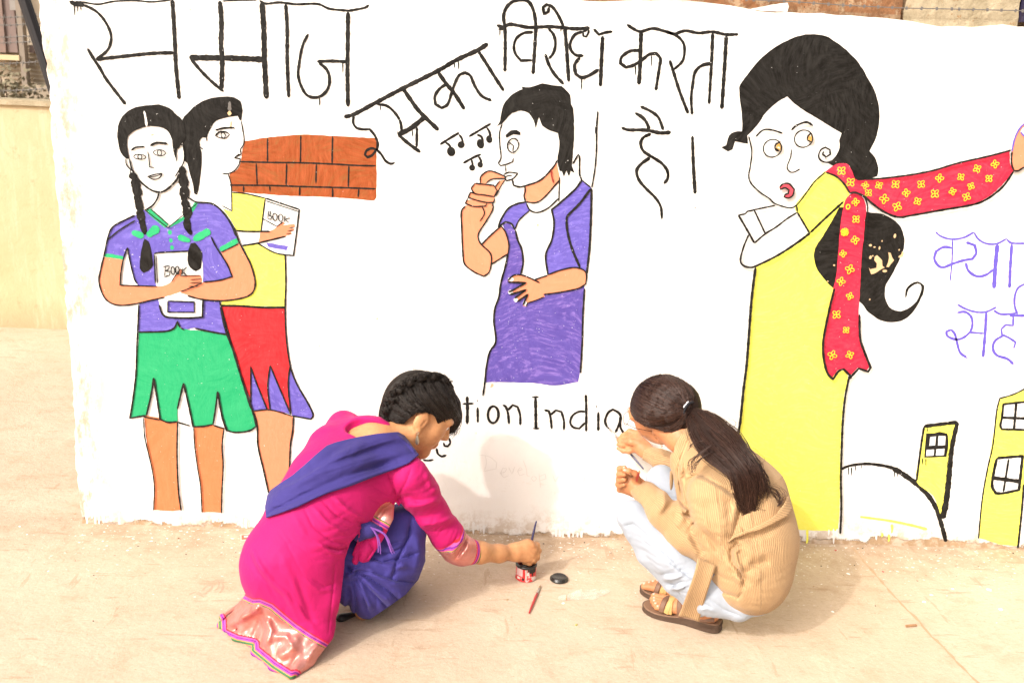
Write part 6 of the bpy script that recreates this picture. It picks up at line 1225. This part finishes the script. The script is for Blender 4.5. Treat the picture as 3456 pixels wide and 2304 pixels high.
TA = gd('1225,345,-.450 1330,400,-.510 1440,500,-.570 1500,600,-.615 1590,720,-.655 1700,830,-.685 1790,930,-.690 1832,1015,-.690'); TB = gd('1222,365,-.460 1300,440,-.535 1390,560,-.600 1430,660,-.645 1530,790,-.695 1640,930,-.720 1710,1000,-.722 1770,1020,-.715')
TC = gd('1212,385,-.455 1250,480,-.530 1310,550,-.585 1390,630,-.640 1470,770,-.695 1560,900,-.722 1620,990,-.728 1655,1070,-.725')
rr = random.Random(21); paths = []
def lerp_path(g, h, t, jx, jy, s0=0., s1=1., amp=.004, ph=None, fq=None):
    k = 26; q = []; ph = rr.uniform(0, 6) if ph is None else ph; fq = rr.uniform(4, 9) if fq is None else fq; A = catmull(g, .01, corner=170); B = catmull(h, .01, corner=170)
    for i in range(k):
        s = s0+(s1-s0)*i/(k-1); a = A[int(s*(len(A)-1))]; b = B[int(s*(len(B)-1))]; p = a*(1-t)+b*t; gr = math.sin(math.pi*min(1, .10+s*.95))*1.2+.1
        q.append(p+(np.array((.8, -.2, .55))*jx+np.array((.2, -.8, .2))*jy)*gr+np.array((1, -.2, .6))*amp*math.sin(fq*s*2+ph)*s)
    return q
tp = []; locks = []
for k in range(17):                          # locks, each with its own wave
    t = (k+.5)/17*2; g, h, tt = (TA, TB, t) if t < 1 else (TB, TC, t-1)
    locks.append((g, h, tt, rr.gauss(0, .013), rr.uniform(-.004, .018), rr.uniform(.64, 1.0), rr.uniform(.014, .034), rr.gauss(2.2, .8), rr.uniform(3.8, 5.4)))
for g, h, tt, jx, jy, s1, am, ph, fq in locks:
    c_ = lerp_path(g, h, tt, jx, jy, .02, s1, am, ph, fq); r = [.0085*math.sin(math.pi*min(1, .30+.70*(1-i/25)))*(.55+.45*min(1, i/5))+.001 for i in range(26)]
    r = [x*(1 if i < 18 else max(.12, (25-i)/8)) for i, x in enumerate(r)]
    tp += [('cone', c_[i], r[i], c_[i+1], r[i+1], .006) for i in range(0, 25)]
    for _ in range(110): paths.append(lerp_path(g, h, tt+rr.gauss(0, .09), jx+rr.gauss(0, .006), jy+abs(rr.gauss(.006, .004)), rr.uniform(0, .2), min(1, s1*rr.uniform(.8, 1.04)), am, ph+rr.gauss(0, .3), fq*rr.uniform(.93, 1.07)))
tail2 = solid('pony_tail', field(tp), tp, .0034, M_SCALP2, g2)
SA = gd('1380,590,-.655 1310,640,-.655 1260,690,-.655 1243,750,-.66 1270,805,-.67'); SB = gd('1395,630,-.66 1330,660,-.66 1270,710,-.66 1255,770,-.66 1268,800,-.67'); SD = gd('1330,560,-.64 1250,580,-.62 1230,610,-.62 1215,640,-.62'); SE = gd('1560,600,-.64 1660,680,-.66 1708,740,-.66 1700,770,-.66'); SF_ = gd('1450,420,-.57 1490,460,-.58 1480,500,-.585 1450,520,-.59'); SG = gd('1720,850,-.70 1810,900,-.70 1838,960,-.70 1800,1010,-.71')
for g, n in ((SA, 14), (SB, 10), (SD, 4), (SE, 12), (SF_, 4), (SG, 26)):
    for _ in range(n): paths.append(lerp_path(g, g, 0, rr.gauss(0, .007), 0, 0, rr.uniform(.75, 1), .005))
strand_mesh('loose_hair', paths, [.0008]*(len(paths)-70)+[.0005]*70, M_HAIR2, tail2)
# fly-away wisps
# hair band
bc = at('I', 1216, 350, -.462); bd_ = at('I', 1280, 385, -.49)-bc; bd_ /= np.linalg.norm(bd_); e1 = np.cross(bd_, (0, 0, 1)); e1 /= np.linalg.norm(e1); e2 = np.cross(bd_, e1)
m = MB(); m2 = MB()
for k, off in enumerate((-.006, 0, .006)):
    ring = [bc+bd_*off+(e1*math.cos(a)+e2*math.sin(a))*(.0245+.001*math.sin(9*a)) for a in np.linspace(0, 2*math.pi, 30)]; (m2 if k == 1 else m).tube(ring, .0042, 8)
hbm = m.build('hair_band', simple('black_elastic', (.02, .02, .024, 1), .7, .2), g2, True); m2.build('white_stripe', simple('white_elastic', (.75, .75, .78, 1), .6, .3), hbm, True)
# spectacles
m = MB()
for s in (-1, 1):
    c_ = HL2(s*.032, .118, -.006); m.tube([c_+HM2@np.array((.024*math.cos(a), -.004*abs(math.cos(a)), .018*math.sin(a))) for a in np.linspace(0, 6.2832, 28)], .0009, 5)
    m.tube([HL2(s*.054, .112, -.002), HL2(s*.072, .07, -.002), HL2(s*.079, .01, -.006), HL2(s*.080, -.008, -.02)], .0010, 5)
m.tube([HL2(-.010, .119, 0), HL2(0, .122, .003), HL2(.010, .119, 0)], .0009, 5); m.build('spectacles', simple('dark_wire', (.05, .03, .025, 1), .3, .6, .1, 50, 0, .6), g2)
m = MB(); e = HL2(-.084, .0, -.062); m.lathe([(.0001, .004), (.003, .003), (.0042, 0), (.003, -.003), (.0001, -.004)], 10, e); m.build('earring', simple('pearl_stud', (.6, .4, .32, 1), .2, .6, .05), g2, True)

# ------------------------------------------------------------------ brushes, tin, litter
M_FERRULE = simple('ferrule', (.55, .53, .50, 1), .3, .6, .1, 80, 0, .9); M_BRISTLE = simple('paint_soaked_bristle', (.015, .014, .014, 1), .4, .4)
M_HANDLE_B = simple('dark_blue_lacquer', (.035, .035, .095, 1), .25, .5, .1, 40); M_HANDLE_R = simple('red_lacquer', (.42, .028, .03, 1), .3, .5, .15, 60)
def brush(tip, end, hm, label, ferr=(.10, .26), r=.0033, bristle=M_BRISTLE):
    t, e = Vector(tip), Vector(end); root = empty('paint_brush', e); d = (t-e); L = d.length; u = d/L; f0, f1 = 1-ferr[1], 1-ferr[0]
    pt = lambda s: u*(L*s)
    m = MB(); m.tube([pt(0), pt(.02), pt(.15), pt(f0*.8), pt(f0)], [r*.45, r*.75, r, r*1.25, r*.95], 8); m.build('handle', hm, root, True)
    m = MB(); m.tube([pt(f0-.02), pt(f1)], [r*1.12, r*.9], 10); m.build('ferrule', M_FERRULE, root, True)
    m = MB(); m.tube([pt(f1-.01), pt((f1+1)/2), pt(.97), pt(1)], [r*.85, r*1.0, r*.5, r*.1], 8); m.build('bristles', bristle, root, True)
    tag(root, label, 'paint brush', 'paint brushes'); return root
brush(at('I', 684, 468, -.004), at('I', 926, 750, -.135), M_HANDLE_B, 'slim dark blue paint brush touching the unfinished last letter on the wall', (.05, .30), .0034)
brush(at('G', 2105, 1395, -.325), at('G', 2176, 1092, -.312), M_HANDLE_B, 'dark paint brush standing upright in the fist above the red tin', (.05, .22), .0036)
a = ground_at('J', 440, 920, .004); b = ground_at('J', 364, 1104, .004); brush(a, b, M_HANDLE_R, 'red handled paint brush lying on the concrete below the tin', (.12, .28), .0038, simple('pale_bristle', (.32, .22, .13, 1), .7, .2))
def pencil(a, b, c, label, r=.0036):
    t, e = Vector(a), Vector(b); root = empty('pencil', e); d = t-e; L = d.length; u = d/L; q = lambda s: u*(L*s)
    m = MB(); m.tube([q(0), q(.86)], r, 6); m.build('barrel', c, root); m = MB(); m.tube([q(.86), q(.97)], [r, r*.3], 6); m.build('wood_tip', simple('cedar', (.52, .32, .16, 1), .7, .2), root)
    m = MB(); m.tube([q(.965), q(1)], [r*.32, r*.05], 6); m.build('lead', M_BRISTLE, root); tag(root, label, 'pencil', 'pencils')
pencil(at('I', 899, 757, -.575), at('I', 876, 838, -.52), M_HANDLE_R, 'red pencil held point up in the curled left hand, nearest its wrist')
pencil(at('I', 836, 775, -.590), at('I', 862, 830, -.45), simple('brown_lacquer', (.10, .04, .02, 1), .3, .5), 'dark brown pencil held in the curled left hand beside the thumb')

cb = ground_at('J', 341, 872); R0 = .0345; HT = .056
can = empty('paint_tin', cb); tag(can, 'small open red and white paint tin with black paint inside', 'tin')
m = MB(); m.lathe([(.0001, .001), (R0-.002, .001), (R0, .002), (R0+.0012, .004), (R0, .006), (R0, HT-.005), (R0+.0012, HT-.003), (R0+.001, HT), (R0-.004, HT+.0005), (R0-.006, HT-.004), (R0-.006, .03), (.0001, .03)], 40)
q = Nodes('printed_red_tin', .35, .5); q.color(q.mix(q.ramp(q.noise(46, 3, .6), .56, .60), q.mix(q.ramp(q.noise(30, 2, .5), .4, .6), (.50, .015, .02, 1), (.62, .04, .04, 1)), (.70, .55, .52, 1))); M_TIN = q.m
m.build('tin_body', M_TIN, can, True)
def wrap(name, a0, a1, z0, z1, mat, off=.0006):
    m = MB(); v = []; f = []; n = 12
    for i in range(n+1):
        a = math.radians(a0+(a1-a0)*i/n); x, y = (R0+off)*math.cos(a), (R0+off)*math.sin(a); v += [(x, y, z0), (x, y, z1)]
        if i: f.append((2*i-2, 2*i, 2*i+1, 2*i-1))
    m.add(v, f); return m.build(name, mat, can, True)
M_LAB = simple('label_white', (.66, .60, .55, 1), .5, .3, .12, 60); M_PINKL = simple('label_pink', (.62, .40, .40, 1), .5, .3, .1, 60)
wrap('label', 205, 248, .022, .050, M_PINKL); wrap('seam', 264, 273, .006, .051, M_LAB); wrap('seam_line', 266.5, 268, .006, .051, M_BRISTLE, .0010); wrap('seam_line', 270, 271, .006, .051, M_BRISTLE, .0010)
wrap('label_square', 246, 258, .008, .017, M_BRISTLE, .0011); wrap('label_star', 213, 232, .010, .018, M_LAB, .0009); wrap('label_star', 300, 325, .010, .020, M_LAB, .0009); wrap('paint_drip', 285, 330, .034, .051, M_BRISTLE, .0011); wrap('paint_drip', 300, 308, .024, .036, M_BRISTLE, .0013); wrap('paint_drip', 276, 283, .040, .051, M_BRISTLE, .0013)
m = MB(); m.lathe([(R0-.006, .0005), (R0+.0016, .0005), (R0+.0020, -.003), (R0+.0014, -.0075), (R0+.0008, -.008)], 40, (0, 0, HT)); m.build('rim', simple('black_wet_paint', (.012, .012, .012, 1), .18, .6), can, True)
m = MB(); m.lathe([(.0001, .0), (R0-.0062, .0)], 32, (0, 0, HT-.012)); m.build('wet_paint', bpy.data.materials['black_wet_paint'], can)
lc = ground_at('J', 562, 884); ld = empty('tin_lid', lc); tag(ld, 'round black paint tin lid lying beside the tin', 'lid')
m = MB(); m.lathe([(.0001, .010), (.021, .010), (.0225, .012), (.0245, .0125), (.026, .011), (.0262, .008), (.031, .0065), (.0315, .004), (.031, .001), (.0001, .0008)], 40); m.build('lid_disc', simple('black_painted_lid', (.02, .018, .016, 1), .25, .55, .4, 120, .15), ld, True)
mc = ground_at('G', 252, 1222); mb = empty('matchbox', mc); tag(mb, 'small red and white matchbox lying at the foot of the wall', 'matchbox')
rot = Matrix.Rotation(.25, 3, 'Z').to_4x4(); MB().box((0, 0, .0068), (.034, .050, .0135), rot).build('sleeve', simple('matchbox_card', (.66, .50, .40, 1), .7, .2, .15, 120), mb)
MB().box((0, 0, .0140), (.026, .034, .0008), rot).build('label', simple('matchbox_red', (.60, .13, .08, 1), .6, .2, .3, 160), mb); MB().box((.002, .004, .0146), (.016, .012, .0008), rot).build('label_panel', M_LAB, mb)
# clear plastic bag
q = Nodes('clear_plastic', .15, .5); q.b.inputs['Base Color'].default_value = (.9, .86, .80, 1); q.b.inputs['Alpha'].default_value = .13; q.bump(q.noise(60, 5, .7), .6, .01)
bagp = chain(('J', 600, 1000, -.44, 14), ('J', 640, 1000, -.44, 10), ('J', 720, 985, -.43, 28), ('J', 800, 985, -.43, 30), ('J', 870, 965, -.42, 14), k=.02)
bz = ground_at('J', 720, 1015); bagp = [('cone', ground_at('J', x, y, .008), r, ground_at('J', x2, y2, .008), r2, .015) for (x, y, r, x2, y2, r2) in ((575, 1002, .009, 610, 1002, .006), (610, 1002, .005, 690, 990, .013), (690, 990, .014, 790, 985, .016), (790, 985, .016, 885, 962, .006))]
bag = solid('plastic_bag', floor_cut(folds(wob(field(bagp), .006, 120, 2), [('J 640,990 720,965 820,955', -4, 10), ('J 660,1005 760,1000 850,980', -4, 9)]), .001), bagp, .0024, q.m, None); tag(bag, 'crumpled clear plastic bag on the concrete between the lid and the sandals', 'bag')
m = MB(); c_ = ground_at('J', 612, 1003, .008); m.tube([c_+np.array((.0015*math.sin(a*2), .007*math.cos(a), .007*math.sin(a))) for a in np.linspace(0, 6.28, 16)], .0012, 5); m.build('rubber_band', simple('orange_rubber', (.55, .20, .06, 1), .6, .3), bag, True)
a = ground_at('L', 1572, 1190, .004); b = ground_at('L', 1640, 1184, .004); m = MB(); m.tube([a, a+(b-a)*.5, b], [.0042, .004, .0038], 8); o = m.build('twig', simple('dry_twig', (.33, .19, .10, 1), .9, .1, .3, 80)); tag(o, 'short brown stick lying by the joint in the concrete', 'stick')
# joint running through the slab
jp = [ground_at('L', *t) for t in ((1215, 672), (1340, 820), (1440, 935), (1500, 1000), (1580, 1085), (1650, 1150), (1720, 1240), (1820, 1330), (1900, 1420), (2050, 1570), (2300, 1800))]
jp = catmull([(p[0], p[1]) for p in jp], .02, corner=170); v = []; f = []
for i, p in enumerate(jp):
    t = jp[min(i+1, len(jp)-1)]-jp[max(i-1, 0)]; t /= np.linalg.norm(t); nn = np.array((-t[1], t[0])); w = .0038*(1+.5*math.sin(i*1.7)+.4*random.uniform(-1, 1)); jx = random.uniform(-.002, .002)
    v += [(p[0]+nn[0]*(w+jx), p[1]+nn[1]*(w+jx), .0012), (p[0]+nn[0]*(jx-w), p[1]+nn[1]*(jx-w), .0012)]
    if i: f.append((2*i-2, 2*i-1, 2*i+1, 2*i))
mesh_obj('ground_joint', v, f, simple('dirt_joint', (.43, .30, .19, 1), .9, .1, .25, 60, .3))['kind'] = 'structure'
# crumbs, flakes and leaves on the ground
FL = [('J', 700, 690, 7, 'dark'), ('J', 905, 707, 7, 'dark'), ('J', 460, 648, 9, 'dark'), ('J', 980, 672, 6, 'dark'), ('J', 730, 640, 8, 'dark'), ('L', 1285, 678, 7, 'dark'), ('L', 1105, 690, 13, 'red'), ('L', 1420, 832, 14, 'red'), ('L', 1320, 715, 8, 'brown'), ('L', 1010, 795, 8, 'dark'), ('L', 1230, 790, 7, 'dark'), ('L', 1770, 725, 6, 'dark'), ('L', 2050, 798, 5, 'dark'), ('L', 2280, 710, 9, 'dark'), ('L', 1370, 1058, 7, 'dark'), ('L', 960, 930, 9, 'tan'), ('J', 220, 1018, 12, 'tan'), ('J', 675, 1186, 13, 'leaf'), ('J', 590, 1040, 14, 'white'), ('L', 1085, 1095, 16, 'white'), ('L', 2200, 1080, 20, 'white'), ('L', 1690, 1030, 18, 'white'), ('L', 2120, 950, 24, 'white'), ('L', 1740, 985, 16, 'white'), ('L', 1880, 945, 14, 'white'), ('L', 1190, 845, 18, 'white'),
      ('K', 620, 857, 7, 'dark'), ('K', 498, 760, 6, 'dark'), ('K', 617, 1158, 7, 'dark'), ('K', 1230, 718, 7, 'dark'), ('K', 1560, 706, 6, 'dark'), ('K', 1238, 570, 10, 'white'), ('K', 498, 450, 8, 'tan'), ('K', 180, 585, 9, 'white'), ('K', 680, 630, 9, 'white'), ('K', 320, 828, 9, 'white'), ('K', 845, 690, 10, 'white'), ('K', 1180, 612, 12, 'brown'), ('K', 130, 532, 16, 'white'), ('K', 960, 845, 5, 'dark')]
FM = dict(dark=simple('dark_crumb', (.07, .055, .045, 1), .9, .1), red=simple('red_flake', (.45, .10, .09, 1), .8, .1), brown=simple('brown_crumb', (.25, .14, .08, 1), .9, .1), tan=simple('tan_crumb', (.42, .30, .17, 1), .9, .1), leaf=simple('yellow_leaf', (.42, .38, .12, 1), .7, .2), white=M_WHITEP)
for nm, key in (('dark_grit', 'dark'), ('paint_flakes', 'red'), ('brown_grit', 'brown'), ('tan_grit', 'tan'), ('leaf_scraps', 'leaf'), ('whitewash_splashes', 'white')):
    m = MB()
    for c_, x, y, r, k in FL:
        if k != key: continue
        p = ground_at(c_, x, y, .0); n = 9; s = r*4.2e-4; el = random.uniform(.45, .9); ro = random.uniform(0, 3); hgt = .0015 if key in ('white', 'red') else s*.7
        top = []; bot = []
        for i in range(n):
            a = 2*math.pi*i/n; rr_ = s*random.uniform(.65, 1.15); X = rr_*math.cos(a); Y = rr_*el*math.sin(a)*1.2; bx, by = X*math.cos(ro)-Y*math.sin(ro), X*math.sin(ro)+Y*math.cos(ro)
            top.append((p[0]+bx*.75, p[1]+by*.75, hgt*random.uniform(.7, 1.1))); bot.append((p[0]+bx, p[1]+by, .0003))
        m.add(top+bot, [tuple(range(n))]+[(i, i+n, (i+1) % n+n, (i+1) % n) for i in range(n)])
    m.build(nm, FM[key])['kind'] = 'stuff'
# faint red scrawl on the concrete
m = MB()
for s in ('1250,985 1300,965 1340,985 1370,975', '1300,975 1350,1000', '1340,960 1360,930 1400,915 1395,945 1350,980', '1395,900 1440,885 1480,890', '1440,890 1445,935 1420,955', '1460,890 1475,930 1455,970'):
    q = catmull([ground_at('K', *map(float, t.split(',')))[:2] for t in s.split()], .008, corner=170); v = []; f = []
    for i, p in enumerate(q):
        t = q[min(i+1, len(q)-1)]-q[max(i-1, 0)]; t /= np.linalg.norm(t)+1e-9; w = .0028*(1+.3*math.sin(i*1.3)); v += [(p[0]-t[1]*w, p[1]+t[0]*w, .0008+len(m.v)*1e-6), (p[0]+t[1]*w, p[1]-t[0]*w, .0008+len(m.v)*1e-6)]
        if i: f.append((2*i-2, 2*i-1, 2*i+1, 2*i))
    m.add(v, f)
m.build('ground_scrawl', simple('faded_red_chalk', (.56, .33, .24, 1), .9, .1, .2, 90))['kind'] = 'structure'
